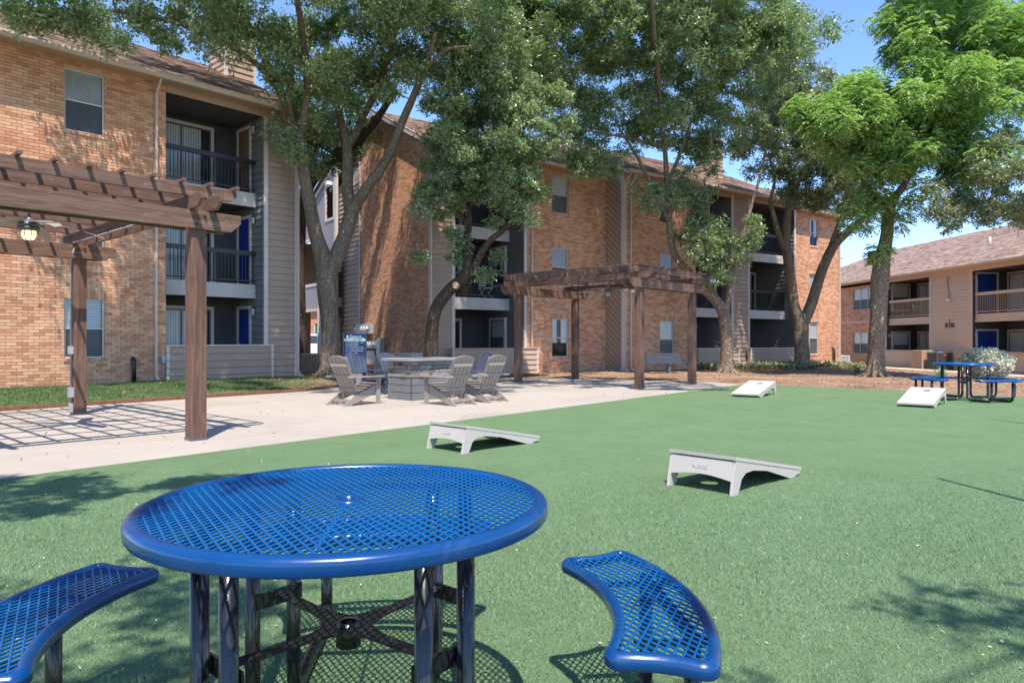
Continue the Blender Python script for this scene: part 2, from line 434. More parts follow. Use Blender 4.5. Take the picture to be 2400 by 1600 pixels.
def mat_concrete():
    m, nt, p = newmat('patio_concrete')
    v = world_coords(nt)
    a = noise(nt, v, 0.5, 6, 0.62, 0.6); b = noise(nt, v, 4.5, 6, 0.7); c = noise(nt, v, 90, 3)
    st = noise(nt, world_coords(nt, (1.0, 1.6, 1)), 2.2, 7, 0.75, 1.5)
    col = ramp(nt, a, [(0.3, (0.325,0.285,0.245)), (0.5, (0.375,0.332,0.29)), (0.75, (0.415,0.372,0.33))])
    col = mixc(nt, ramp(nt, st, [(0.57, (0,0,0)), (0.70, (0.75,0.75,0.75))]), col, (0.38,0.285,0.205))
    col = mixc(nt, ramp(nt, b, [(0.68, (0,0,0)), (0.8, (0.55,0.55,0.55))]), col, (0.27,0.22,0.18))
    col = mixc(nt, 0.5, col, ramp(nt, c, [(0.3, (0.88,0.88,0.88)), (0.7, (1.08,1.08,1.08))]), 'MULTIPLY')
    nt.links.new(col, p.inputs['Base Color']); p.inputs['Roughness'].default_value = 0.85; p.inputs['Specular IOR Level'].default_value = 0.2
    bump(nt, p, mathn(nt, 'ADD', c, b), 0.25, 0.006)
    return m
M['concrete'] = mat_concrete()

def mat_ground():
    m, nt, p = newmat('bare_ground')
    v = world_coords(nt)
    a = noise(nt, v, 0.45, 6, 0.65, 0.5); b = noise(nt, v, 6, 6, 0.75); c = noise(nt, v, 45, 4, 0.7)
    f = mathn(nt, 'ADD', mathn(nt, 'MULTIPLY', a, 0.5), mathn(nt, 'MULTIPLY', b, 0.5))
    col = ramp(nt, f, [(0.36, (0.14,0.08,0.052)), (0.48, (0.27,0.17,0.115)), (0.6, (0.42,0.305,0.21)), (0.75, (0.50,0.385,0.275))])
    col = mixc(nt, 0.6, col, ramp(nt, c, [(0.3, (0.6,0.6,0.6)), (0.7, (1.25,1.22,1.2))]), 'MULTIPLY')
    # lawn strip beside the left block: mask along its wall
    g = node(nt, 'ShaderNodeNewGeometry')
    dp = node(nt, 'ShaderNodeVectorMath', operation='DOT_PRODUCT'); nt.links.new(g.outputs['Position'], dp.inputs[0]); dp.inputs[1].default_value = (0.62, 0.785, 0)
    n2 = noise(nt, v, 0.8, 4); n3 = noise(nt, v, 5, 4)
    t = mathn(nt, 'ADD', dp.outputs['Value'], mathn(nt, 'MULTIPLY', mathn(nt, 'ADD', n2, n3), 3.0))
    mk = ramp(nt, mathn(nt, 'MULTIPLY', t, 0.05), [(0.57, (1,1,1)), (0.75, (0,0,0))])
    sx = node(nt, 'ShaderNodeSeparateXYZ'); nt.links.new(g.outputs['Position'], sx.inputs[0])
    mx = mathn(nt, 'LESS_THAN', sx.outputs['X'], -3.0)
    gc = ramp(nt, n3, [(0.35, (0.08,0.10,0.04)), (0.6, (0.13,0.19,0.075)), (0.75, (0.25,0.24,0.13))])
    col = mixc(nt, mathn(nt, 'MULTIPLY', mk, mx), col, gc)
    nt.links.new(col, p.inputs['Base Color']); p.inputs['Roughness'].default_value = 0.95; p.inputs['Specular IOR Level'].default_value = 0.1
    bump(nt, p, mathn(nt, 'ADD', b, c), 0.8, 0.03)
    return m
M['ground'] = mat_ground()

def mat_blue():
    m, nt, p = newmat('blue_vinyl_coating')
    v = world_coords(nt); a = noise(nt, v, 3, 4); b = noise(nt, v, 120, 3)
    c = ramp(nt, a, [(0.3, (0.0,0.040,0.16)), (0.7, (0.0,0.054,0.20))])
    du = noise(nt, v, 9, 6, 0.75); c = mixc(nt, ramp(nt, du, [(0.56, (0,0,0)), (0.78, (0.22,0.22,0.22))]), c, (0.16,0.2,0.28))
    nt.links.new(c, p.inputs['Base Color']); nt.links.new(mathn(nt, 'ADD', mathn(nt, 'MULTIPLY', du, 0.35), 0.12), p.inputs['Roughness'])
    p.inputs['Coat Weight'].default_value = 0.3; p.inputs['Coat Roughness'].default_value = 0.1
    bump(nt, p, b, 0.04, 0.002)
    return m
M['blue'] = mat_blue()
M['blue_mesh'] = mat_paint('blue_vinyl_mesh', (0.0,0.085,0.27), 0.35, 0.1, 3, 60, 0.02, 0.5)
def mat_pipe():
    m, nt, p = newmat('black_powder_coat')
    v = world_coords(nt); a = noise(nt, v, 60, 4, 0.7); b = noise(nt, v, 10, 5, 0.75)
    c = ramp(nt, a, [(0.72, (0.012,0.012,0.014)), (0.78, (0.25,0.24,0.23))])
    c2 = mixc(nt, ramp(nt, b, [(0.5, (0,0,0)), (0.75, (0.5,0.5,0.5))]), c, (0.05,0.045,0.045))
    nt.links.new(c2, p.inputs['Base Color']); p.inputs['Roughness'].default_value = 0.22
    p.inputs['Specular IOR Level'].default_value = 0.6
    bump(nt, p, b, 0.08, 0.004)
    return m
M['pipe'] = mat_pipe()
def mat_emit(name, col, s):
    m, nt, p = newmat(name)
    p.inputs['Base Color'].default_value = (*col, 1); p.inputs['Emission Color'].default_value = (*col, 1)
    n = noise(nt, coords(nt), 8, 2); nt.links.new(mathn(nt, 'MULTIPLY', mathn(nt, 'ADD', n, 0.5), s), p.inputs['Emission Strength'])
    return m
M['lamp'] = mat_emit('lit_lamp_glass', (1.0, 0.72, 0.36), 0.9)
M['lamp_off'] = mat_paint('frosted_lamp_glass', (0.7,0.62,0.5), 0.3, 0.03, 3, 30, 0, 0.5)
# ------------------------------------------------------------------ terrain
TURF = [(6.66,20.1), (9.84,17.35), (11.2,15.4), (14,11.2), (20,2), (20,-12), (-19.0,-11.7), (-4.54,6.24)]
PATIO = [(6.66,20.1), (-4.54,6.24), (-19.0,-11.7), (-24.6,-7.3), (-9.0,12.4), (-5.06,17.4), (-4.6,19.0), (-0.28,23.2), (2.3,23.55), (6.1,21.2)]
def seg_dist(px, py, a, b):
    ax, ay = a; bx, by = b; dx, dy = bx-ax, by-ay
    t = max(0, min(1, ((px-ax)*dx + (py-ay)*dy)/(dx*dx+dy*dy)))
    return math.hypot(px-ax-t*dx, py-ay-t*dy)
def inside(px, py, poly):
    c = False; n = len(poly)
    for i in range(n):
        x1, y1 = poly[i]; x2, y2 = poly[(i+1) % n]
        if (y1 > py) != (y2 > py) and px < (x2-x1)*(py-y1)/(y2-y1)+x1: c = not c
    return c
def pdist(px, py, poly):
    d = min(seg_dist(px, py, poly[i], poly[(i+1) % len(poly)]) for i in range(len(poly)))
    return -d if inside(px, py, poly) else d
def gz(x, y):
    """ground height: rises a little to the left block, falls to the right one"""
    d1 = -0.785*(x+9.0) + 0.62*(y-12.4)
    z = 0.15*smooth01(d1/2.6)*smooth01((-1.5-x)/3.5)
    z -= 0.30*smooth01((x-13.5)/9.0)
    return z
def gz_full(x, y):
    d = min(pdist(x, y, TURF), pdist(x, y, PATIO))
    base = gz(x, y)
    n = 0.02*math.sin(x*1.7+0.4*y)*math.cos(y*1.3-0.5*x) if d > 0.5 else 0
    return -0.05 if d < -0.2 else (base + n + (-0.05 - base)*(1-smooth01((d+0.2)/0.45)))
xs = [-700,-300,-120,-70,-45] + [-32+0.5*i for i in range(128)] + [34,38,44,55,80,140,300,700]
ys = [-300,-80,-30] + [-14+0.5*i for i in range(128)] + [52,56,62,70,90,140,300,900]
gv = []; gf = []
for j, y in enumerate(ys):
    for i, x in enumerate(xs): gv.append((x, y, gz_full(x, y)))
nx = len(xs)
for j in range(len(ys)-1):
    for i in range(nx-1): gf.append((j*nx+i, j*nx+i+1, (j+1)*nx+i+1, (j+1)*nx+i))
g = MB(); g.add(gv, gf, True); g.build('ground', M['ground'], kind='structure')

g = MB(); g.prism(PATIO, -0.12, 0.0, 'xy'); g.build('patio', M['concrete'], kind='structure')
g = MB(); g.prism(TURF, -0.12, 0.014, 'xy'); g.build('turf', M['turf'], kind='structure')

# turf fibres: short blades, thinning out with distance
def blades(name, pts, h, w, mat, lean=0.6, label=None):
    n = len(pts)
    ang = rng.uniform(0, 2*np.pi, n); hh = h*rng.uniform(0.6, 1.3, n); ww = w*rng.uniform(0.7, 1.3, n)
    la = rng.uniform(0, 2*np.pi, n); ll = hh*lean*rng.uniform(0.2, 1.4, n)
    v = np.zeros((n, 3, 3))
    v[:,0,0] = pts[:,0] - np.cos(ang)*ww/2; v[:,0,1] = pts[:,1] - np.sin(ang)*ww/2; v[:,0,2] = pts[:,2]
    v[:,1,0] = pts[:,0] + np.cos(ang)*ww/2; v[:,1,1] = pts[:,1] + np.sin(ang)*ww/2; v[:,1,2] = pts[:,2]
    v[:,2,0] = pts[:,0] + np.cos(la)*ll; v[:,2,1] = pts[:,1] + np.sin(la)*ll; v[:,2,2] = pts[:,2] + hh
    return mesh_np(name, v.reshape(-1, 3), 3, mat)
def mesh_np(name, verts, per, mat, kind='stuff', parent=None):
    me = bpy.data.meshes.new(name)
    nv = len(verts); nf = nv//per
    me.vertices.add(nv); me.vertices.foreach_set('co', verts.astype(np.float32).ravel())
    me.loops.add(nv); me.loops.foreach_set('vertex_index', np.arange(nv, dtype=np.int32))
    me.polygons.add(nf); me.polygons.foreach_set('loop_start', np.arange(0, nv, per, dtype=np.int32))
    me.materials.append(mat); me.update(calc_edges=True); me.validate()
    o = bpy.data.objects.new(name, me)
    link(o, parent)
    if kind: o['kind'] = kind
    return o
n = 300000
u = rng.uniform(0, 1, n); Y = 1.3*np.exp(u*math.log(9.0/1.3)); X = rng.uniform(-0.80, 0.80, n)*Y
keep = ((X+4.54)*0.779 - (Y-6.24)*0.629) > 0.02
pts = np.stack([X, Y, np.full(n, 0.012)], 1)[keep]
sc = np.clip(pts[:,1]/2.6, 1.0, 1.4)*np.clip((9.3-pts[:,1])/4.0, 0.15, 1)
o = blades('turf_fibres', pts, 0.0135*sc, 0.0027*sc, M['turf_blade'], 0.9)
tag(o, 'short curly green fibres of the artificial turf', 'turf', kind='stuff')

def scatter_leaves(name, pts, size, mat, label, cat, flat=0.35):
    n = len(pts); a = rng.uniform(0, 2*np.pi, n); s = size*rng.uniform(0.5, 1.4, n)
    t1 = rng.normal(0, flat, n); t2 = rng.normal(0, flat, n)
    d = np.stack([np.cos(a), np.sin(a), t1], 1); e = np.stack([-np.sin(a), np.cos(a), t2], 1)
    v = np.stack([pts - d*s[:,None]/2, pts + e*s[:,None]*0.22, pts + d*s[:,None]/2, pts - e*s[:,None]*0.22], 1)
    lift = np.clip(-(v[:,:,2]-pts[:,2:3]).min(1), 0, None) + 0.003; v[:,:,2] += lift[:,None]
    o = mesh_np(name, v.reshape(-1, 3), 4, mat); return tag(o, label, cat)
pp = []
for i in range(800):
    y = 1.6*math.exp(random.random()*math.log(20/1.6)); x = random.uniform(-0.75, 0.75)*y
    if pdist(x, y, TURF) < -0.1: pp.append((x, y, 0.02))
scatter_leaves('leaf_bits', np.array(pp), 0.016, M['petal'], 'pale dry leaf bits scattered over the green turf', 'leaf litter')
pp = []
for i in range(800):
    x = random.uniform(-11, 7); y = random.uniform(6, 24)
    if inside(x, y, PATIO): pp.append((x, y, 0.004))
scatter_leaves('patio_leaves', np.array(pp), 0.04, M['litter'], 'small brown leaves and specks lying on the pale concrete', 'leaf litter')
pp = []
for i in range(26000):
    x = random.uniform(-9, 26); y = random.uniform(15, 38)
    if pdist(x, y, TURF) > 0.05 and pdist(x, y, PATIO) > 0.05 and (x < 18 or y > 15): pp.append((x, y, gz_full(x, y)))
scatter_leaves('ground_leaves', np.array(pp), 0.055, M['litter'], 'brown fallen leaves covering the bare ground under the trees', 'leaf litter')

# ------------------------------------------------------------------ wall builders
BL, BH, BJ = 0.225, 0.0765, 0.0105
def brick_rows(x0, x1, z0, z1, holes, top=None):
    out = []; row = 0; z = z0
    while z + BH <= z1 + 0.001:
        ivs = [(x0, x1)]
        for (a, b, c, d) in holes:
            if z + BH > c + 0.004 and z < d - 0.004:
                new = []
                for (p, q) in ivs:
                    if b <= p or a >= q: new.append((p, q)); continue
                    if a > p: new.append((p, a))
                    if b < q: new.append((b, q))
                ivs = new
        for (p, q) in ivs:
            k = math.floor((p - x0)/BL) - 1
            off = (row % 2)*BL/2
            while x0 + k*BL + off < q:
                a = max(p, x0 + k*BL + off); b = min(q, x0 + (k+1)*BL + off)
                k += 1
                if b - a < 0.05: continue
                if top and z + BH > top((a+b)/2) : continue
                out.append((a + BJ/2, b - BJ/2, z + BJ/2, z + BH - BJ/2))
        z += BH; row += 1
    return out
def brick_wall(parent, fr, x0, x1, z0, z1, holes=(), n_parts=0, near=None, top=None, soldiers=(), name='brick_wall'):
    """mortar sheet recessed behind bricks that stand proud of it"""
    xsx = sorted(set([x0, x1] + [h[0] for h in holes] + [h[1] for h in holes]))
    zs = sorted(set([z0, z1] + [h[2] for h in holes] + [h[3] for h in holes]))
    wv = MB().mat(M['mortar'])
    for i in range(len(xsx)-1):
        for j in range(len(zs)-1):
            cx = (xsx[i]+xsx[i+1])/2; cz = (zs[j]+zs[j+1])/2
            if any(h[0] < cx < h[1] and h[2] < cz < h[3] for h in holes): continue
            a, b, c, d = xsx[i], xsx[i+1], zs[j], zs[j+1]
            if top:
                n = max(1, int((b-a)/0.4))
                for q in range(n):
                    p0 = a+(b-a)*q/n; p1 = a+(b-a)*(q+1)/n
                    wv.quad((p0, .014, c), (p1, .014, c), (p1, .014, min(d, top(p1))), (p0, .014, min(d, top(p0))))
            else: wv.quad((a, .018, c), (b, .018, c), (b, .018, d), (a, .018, d))
    wall = wv.build(name, None, parent, fr.M)
    hs = list(holes) + [tuple(s) for s in soldiers]
    rows = brick_rows(x0, x1, z0, z1, hs, top)
    for (a, b, c, d) in soldiers:            # bricks on end above openings
        k = a
        while k < b - 0.03:
            rows.append((k + BJ/2, min(b, k+0.0765) - BJ/2, c + BJ/2, d - BJ/2)); k += 0.0765
    def bv(r, jit=True):
        y = -random.uniform(0, 0.004) if jit else 0
        a, b, c, d = r
        return ([(a, y, c), (b, y, c), (b, y, d), (a, y, d), (a, .024, c), (b, .024, c), (b, .024, d), (a, .024, d)],
                [(0,1,2,3), (0,4,5,1), (1,5,6,2), (2,6,7,3), (3,7,4,0)])
    idx = []
    if n_parts:
        full = [(i, (fr.pt((r[0]+r[1])/2, 0, r[2]) - near).length) for i, r in enumerate(rows)
                if r[1]-r[0] > BL-BJ-0.002 and fr_visible(fr.pt((r[0]+r[1])/2, 0, r[2]))]
        full.sort(key=lambda t: t[1]); idx = [i for i, _ in full[:n_parts]]
        mb = MB().mat(M['brick']); mb.add(*bv((0, BL-BJ, 0, BH-BJ), False)); me = mb.mesh('brick')
        W0 = WM[wall.name]
        for i in idx:
            r = rows[i]; o = bpy.data.objects.new('brick', me); COL.objects.link(o); o.parent = wall
            o.matrix_basis = Matrix.Translation((r[0], -random.uniform(0, .004), r[2]))
    s = set(idx); mb = MB().mat(M['brick'])
    for i, r in enumerate(rows):
        if i not in s: mb.add(*bv(r))
    mb.build('bricks', None, wall, fr.M, kind='stuff')
    return wall
def fr_visible(p):
    return p.y > 1 and abs(p.x/p.y) < 0.727 and (800-(p.z-EYE)*F/p.y) > 0

def siding(parent, fr, x0, x1, z0, z1, mat, name='siding_wall', pitch=0.2, proud=0.0, back=True):
    """lap boards, each its own object; face plane at y = -proud"""
    mb = MB().mat(mat)
    mb.quad((x0, -proud+.012, z0), (x1, -proud+.012, z0), (x1, -proud+.012, z1), (x0, -proud+.012, z1))
    wall = mb.build(name, None, parent, fr.M)
    L = x1-x0
    b = MB().mat(mat)
    y0, y1 = -0.040, -0.004
    b.add([(0, y0, 0), (L, y0, 0), (L, y1, pitch+.012), (0, y1, pitch+.012), (0, .010, 0), (L, .010, 0), (L, .010, pitch+.012), (0, .010, pitch+.012)],
          [(0,1,2,3), (0,4,5,1), (1,5,6,2), (2,6,7,3), (3,7,4,0)])
    me = b.mesh('siding_board')
    z = z0
    while z < z1 - 0.03:
        o = bpy.data.objects.new('siding_board', me); COL.objects.link(o); o.parent = wall
        h = min(pitch, z1-z)
        Mx = Matrix.Translation((x0, -proud, z))
        if h < pitch: Mx = Mx @ Matrix.Diagonal((1, 1, h/(pitch+.012), 1))
        o.matrix_basis = Mx
        z += pitch
    return wall

def trim(parent, fr, x0, x1, z0, z1, mat=None, y0=-0.035, y1=0.03, name='trim'):
    mb = MB(); mb.box(x0, x1, y0, y1, z0, z1); return mb.build(name, mat or M['trim'], parent, fr.M)

def window(parent, fr, x0, x1, z0, z1, style='blind', sill=True, frame='alu', split=True, reveal=0.07, cols=1):
    w = MB().mat(M[frame]); t = 0.035
    w.box(x0, x0+t, reveal-.03, reveal+.03, z0, z1); w.box(x1-t, x1, reveal-.03, reveal+.03, z0, z1)
    w.box(x0+t, x1-t, reveal-.03, reveal+.03, z0, z0+t); w.box(x0+t, x1-t, reveal-.03, reveal+.03, z1-t, z1)
    zm = (z0+z1)/2
    if split: w.box(x0+t, x1-t, reveal-.025, reveal+.025, zm-.02, zm+.02)
    for c in range(1, cols):
        xm = x0 + (x1-x0)*c/cols; w.box(xm-.015, xm+.015, reveal-.022, reveal+.022, z0+t, z1-t)
    win = w.build('window', None, parent, fr.M)
    # recess faces
    r = MB().mat(M['brick' if frame == 'alu' else 'trim'])
    r.quad((x0, 0.0, z0), (x0, .12, z0), (x0, .12, z1), (x0, 0.0, z1)); r.quad((x1, 0.0, z1), (x1, .12, z1), (x1, .12, z0), (x1, 0.0, z0))
    r.quad((x0, 0.0, z1), (x0, .12, z1), (x1, .12, z1), (x1, 0.0, z1)); r.quad((x0, 0.0, z0), (x1, 0.0, z0), (x1, .12, z0), (x0, .12, z0))
    r.build('window_recess', None, win, fr.M)
    for (a, b, sc) in ((zm, z1-t, 0), (z0+t, zm, 1)) if split else ((z0+t, z1-t, 0),):
        g = MB(); yy = reveal+.004*(1-sc); g.quad((x0+t, yy, a), (x1-t, yy, a), (x1-t, yy, b), (x0+t, yy, b)); g.build('pane', M['glass'], win, fr.M)
    if style in ('screen', 'blind_screen'):
        g = MB(); g.quad((x0+t, reveal-.012, z0+t), (x1-t, reveal-.012, z0+t), (x1-t, reveal-.012, zm), (x0+t, reveal-.012, zm)); g.build('insect_screen', M['screen'], win, fr.M)
    b = MB().mat(M['white'])
    if style.startswith('blind'):
        z = z1 - t - 0.02
        while z > z0 + t:
            b.add([(x0+t+.01, reveal+.022, z-.016), (x1-t-.01, reveal+.022, z-.016), (x1-t-.01, reveal+.036, z+.019), (x0+t+.01, reveal+.036, z+.019)], [(0,1,2,3)])
            z -= 0.042
        for q in (0.25, 0.75):
            xq = x0+(x1-x0)*q; b.box(xq-.003, xq+.003, reveal+.045, reveal+.049, z0+t, z1-t)
        b.build('blind', None, win, fr.M)
    elif style == 'screen':
        b.quad((x0+t, reveal+.03, z0+t), (x1-t, reveal+.03, z0+t), (x1-t, reveal+.03, z1-t), (x0+t, reveal+.03, z1-t)); b.build('blind', None, win, fr.M)
    elif style == 'curtain':
        b = MB().mat(M['curtain']); n = 14; vs = []
        for i in range(n+1):
            x = x0+t+(x1-x0-2*t)*i/n
            if 0.42 < i/n < 0.62: continue
            vs.append((x, reveal+.022+(.016 if i % 2 else 0)))
        for i in range(len(vs)-1):
            if vs[i+1][0]-vs[i][0] > 0.2: continue
            b.quad((vs[i][0], vs[i][1], zm-.2), (vs[i+1][0], vs[i+1][1], zm-.2), (vs[i+1][0], vs[i+1][1], z1-t), (vs[i][0], vs[i][1], z1-t))
        b.build('curtain', None, win, fr.M)
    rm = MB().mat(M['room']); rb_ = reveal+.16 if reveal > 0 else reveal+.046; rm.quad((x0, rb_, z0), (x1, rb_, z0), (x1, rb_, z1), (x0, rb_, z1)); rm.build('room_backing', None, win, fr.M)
    if sill:
        s = MB().mat(M['brick']); x = x0-.03
        while x < x1:
            s.add([(x+.005, -.03, z0-.075), (min(x+.0765, x1+.03)-.005, -.03, z0-.075), (min(x+.0765, x1+.03)-.005, -.03, z0-.012), (x+.005, -.03, z0-.012),
                   (x+.005, .10, z0-.075), (min(x+.0765, x1+.03)-.005, .10, z0-.075), (min(x+.0765, x1+.03)-.005, .10, z0+.0), (x+.005, .10, z0+.0)],
                  [(0,1,2,3), (0,4,5,1), (1,5,6,2), (2,6,7,3), (3,7,4,0)]); x += .0765
        s.build('sill', None, win, fr.M)
    return win

def door(parent, fr, x0, x1, z0, z1, mat, y=0.0, glaze=False):
    t = 0.09
    w = MB().mat(M['trim'])
    w.box(x0-t, x0, y-.03, y+.03, z0, z1+t); w.box(x1, x1+t, y-.03, y+.03, z0, z1+t); w.box(x0, x1, y-.03, y+.03, z1, z1+t)
    d = w.build('door', None, parent, fr.M)
    l = MB().mat(mat); l.box(x0+.004, x1-.004, y-.004, y+.02, z0+.01, z1-.004)
    # raised panels
    for (a, b) in ((0.08, 0.44), (0.50, 0.92)):
        for (c, e) in ((0.12, 0.46), (0.54, 0.88)):
            l.box(x0+(x1-x0)*c, x0+(x1-x0)*e, y-.012, y-.003, z0+(z1-z0)*a, z0+(z1-z0)*b)
    l.build('door_leaf', None, d, fr.M)
    h = MB(); h.tube([(x0+.08, y-.055, z0+.98), (x0+.08, y, z0+.98)], .025, 8); h.build('handle', M['steel'], d, fr.M)
    return d

def sliding_door(parent, fr, x0, x1, z0, z1, y, curtains=True):
    t = 0.09; w = MB().mat(M['trim'])
    w.box(x0-t, x0, y-.07, y+.01, z0, z1+t); w.box(x1, x1+t, y-.07, y+.01, z0, z1+t); w.box(x0, x1, y-.07, y+.01, z1, z1+t)
    d = w.build('sliding_door', None, parent, fr.M)
    xm = (x0+x1)/2
    f = MB().mat(M['bronze'])
    for x in (x0, xm-.03, x1-.05): f.box(x+.001, x+.05, y-.055, y-.03, z0, z1)
    f.box(x0+.05, x1-.05, y-.053, y-.031, z1-.05, z1); f.box(x0+.05, x1-.05, y-.053, y-.031, z0, z0+.06)
    f.build('door_frame', None, d, fr.M)
    for (a, b) in ((x0+.05, xm-.03), (xm+.02, x1-.05)):
        p = MB(); p.quad((a, y-.038, z0+.06), (b, y-.038, z0+.06), (b, y-.038, z1-.05), (a, y-.038, z1-.05)); p.build('pane', M['glass'], d, fr.M)
    c = MB().mat(M['curtain']); n = int((x1-x0)/0.09); w_ = (x1-x0-.1)*0.86
    for i in range(n):
        a = x0+.05+w_*i/n; b = a+w_/n*0.93
        c.quad((a, y-.028, z0+.03), (b, y-.005, z0+.03), (b, y-.005, z1-.05), (a, y-.028, z1-.05))
    c.build('vertical_blind', None, d, fr.M)
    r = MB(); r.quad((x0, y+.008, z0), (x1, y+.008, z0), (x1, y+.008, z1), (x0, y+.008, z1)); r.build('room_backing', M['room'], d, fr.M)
    return d

def lantern(parent, fr, x, y, z):
    b = MB().mat(M['blackmetal']); b.box(x-.05, x+.05, y-.1, y, z+.1, z+.13); b.box(x-.04, x+.04, y-.02, y, z-.08, z+.1)
    for q in (-.045, .037):
        b.box(x+q, x+q+.008, y-.095, y-.087, z-.1, z+.1); b.box(x+q, x+q+.008, y-.025, y-.017, z-.1, z+.1)
    l = b.build('wall_lantern', None, parent, fr.M)
    g = MB(); g.box(x-.036, x+.036, y-.085, y-.024, z-.095, z+.095); g.build('lamp_glass', M['lamp_off'], l, fr.M)

def railing(parent, fr, x0, x1, y, z, mat, h=1.0, spacing=0.105, boardh=0.13, post=None):
    r = MB().mat(mat); r.box(x0, x1, y-.045, y+.03, z+h-boardh, z+h); r.box(x0, x1, y-.02, y+.015, z+.08, z+.115)
    if post is not None: r.box(post-.04, post+.04, y-.03, y+.03, z, z+h-boardh)
    rl = r.build('railing', None, parent, fr.M)
    b = MB(); b.box(-.008, .008, -.008, .008, 0, h-boardh-.115); b.mat(mat); me = b.mesh('baluster')
    for f_ in range(len(b.m)): pass
    x = x0+spacing*.7
    me.materials.clear(); me.materials.append(mat)
    while x < x1-.03:
        o = bpy.data.objects.new('baluster', me); COL.objects.link(o); o.parent = rl
        o.matrix_basis = Matrix.Translation((x, y, z+.115)); x += spacing
    return rl

def half_wall(parent, fr, x0, x1, z0, z1, mat, y=-0.05, cap=True, ends=(True, True), post_mat=None):
    hw = siding(parent, fr, x0, x1, z0, z1-.04, mat, 'half_wall', 0.2, -y)
    b = MB(); b.box(x0-.02, x1+.02, y-.05, y+.14, z1-.04, z1); b.build('cap', M['trim'] if mat not in (M['taupe_warm'], M['tan']) else mat, hw, fr.M)
    b = MB(); b.box(x0, x1, y+.014, y+.12, z0, z1-.04); b.build('wall_core', mat, hw, fr.M)
    for e, x in zip(ends, (x0, x1-.09)):
        if e:
            b = MB(); b.box(x, x+.09, y-.035, y+.012, z0, z1-.04); b.build('corner_trim', post_mat or M['trim'], hw, fr.M)
    return hw

def bay(parent, fr, x0, x1, depth, zb, floors, ceil, inset, side='R', far_mat=None, band_h=0.42, rail_mat=None, bmat=None, top_beam=8.3, beam_mat=None, post=None, rail_kw={}):
    """recess with balconies: back wall, side walls, floor bands, ceilings, railings"""
    bm = bmat or M['band']
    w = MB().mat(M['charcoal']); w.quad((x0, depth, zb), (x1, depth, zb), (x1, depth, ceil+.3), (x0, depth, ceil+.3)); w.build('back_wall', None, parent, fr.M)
    L = fr.sub(x0, 0, math.radians(90)); R = fr.sub(x1, depth, math.radians(-90))
    # L: x runs inward, its inner side is towards -x of facade; R: x runs outward
    zt = ceil+.3
    if side == 'R':
        siding(parent, R, 0, depth, zb, zt, far_mat or M['darkside'], 'side_wall', 0.2)
        w = MB().mat(M['charcoal']); w.quad((x0, 0, zb), (x0, depth, zb), (x0, depth, zt), (x0, 0, zt)); w.build('near_side_wall', None, parent, fr.M)
    else:
        siding(parent, L, 0, depth, zb, zt, far_mat or M['darkside'], 'side_wall', 0.2)
        w = MB().mat(M['charcoal']); w.quad((x1, 0, zb), (x1, depth, zb), (x1, depth, zt), (x1, 0, zt)); w.build('near_side_wall', None, parent, fr.M)
    for i, z in enumerate(floors):
        if i == 0:
            b = MB(); b.box(x0, x1, -.1, depth, z-.3, z); b.build('ground_slab', M['concrete_path'], parent, fr.M); continue
        xr = (x1-.028) if side == 'R' else x1-.004; xl = x0+.004 if side == 'R' else x0+.028
        b = MB().mat(bm); b.box(xl, xr, inset, inset+.06, z-band_h+.10, z); b.box(xl, xr, inset-.025, inset+.06, z-band_h, z-band_h+.10)
        bd = b.build('balcony_band', None, parent, fr.M)
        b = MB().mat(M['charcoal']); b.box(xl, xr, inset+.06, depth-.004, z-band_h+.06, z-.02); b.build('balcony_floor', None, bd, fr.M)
        railing(bd, fr, xl, xr, inset+.03, z, rail_mat or M['blackmetal'], post=post, **rail_kw)
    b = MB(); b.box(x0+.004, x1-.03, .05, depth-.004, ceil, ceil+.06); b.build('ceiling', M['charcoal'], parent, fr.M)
    return L, R

def shingles(parent, fr, x0, x1, y0, z0, y1, z1, name='roof', clip=None):
    """one roof slope from eave (y0,z0) to ridge (y1,z1) with rows of shingle tabs"""
    L = math.hypot(y1-y0, z1-z0); uy, uz = (y1-y0)/L, (z1-z0)/L; ny, nz = -uz*(1 if y1 > y0 else -1), abs(uy)
    ny = -uz if y1 > y0 else uz
    P = lambda x, l, h: (x, y0+uy*l+ny*h, z0+uz*l+nz*h)
    b = MB().mat(M['shingle_base'])
    if not clip: b.add([P(x0, 0, 0), P(x1, 0, 0), P(x1, L, 0), P(x0, L, 0), P(x0, 0, -.05), P(x1, 0, -.05), P(x1, L, -.05), P(x0, L, -.05)], [(0,1,2,3), (4,7,6,5), (0,4,5,1), (1,5,6,2), (3,2,6,7), (3,7,4,0)])
    else:
        n = 24
        for i in range(n):
            la, lb = L*i/n, L*(i+1)/n; (a0, a1), (b0, b1) = clip(la), clip(lb)
            b.quad(P(a0, la, 0), P(a1, la, 0), P(b1, lb, 0), P(b0, lb, 0))
    rf = b.build(name, None, parent, fr.M)
    s = MB().mat(M['shingle']); l = 0; row = 0; e = 0.15
    while l < L-.02:
        xa, xb = (x0, x1) if not clip else clip(l)
        x = xa - (row % 3)*0.11; le = min(l+e, L)
        while x < xb:
            a = max(x, xa); c = min(x+random.choice((.22, .33, .28)), xb); h = random.uniform(.012, .02)
            if c-a > .03:
                s.add([P(a, l, h), P(c, l, h), P(c, le, .004), P(a, le, .004), P(a, l, 0), P(c, l, 0)], [(0,1,2,3), (4,5,1,0)])
            x = c if c > a else x+.3
        l += e; row += 1
    s.build('shingles', None, rf, fr.M, kind='stuff')
    return rf

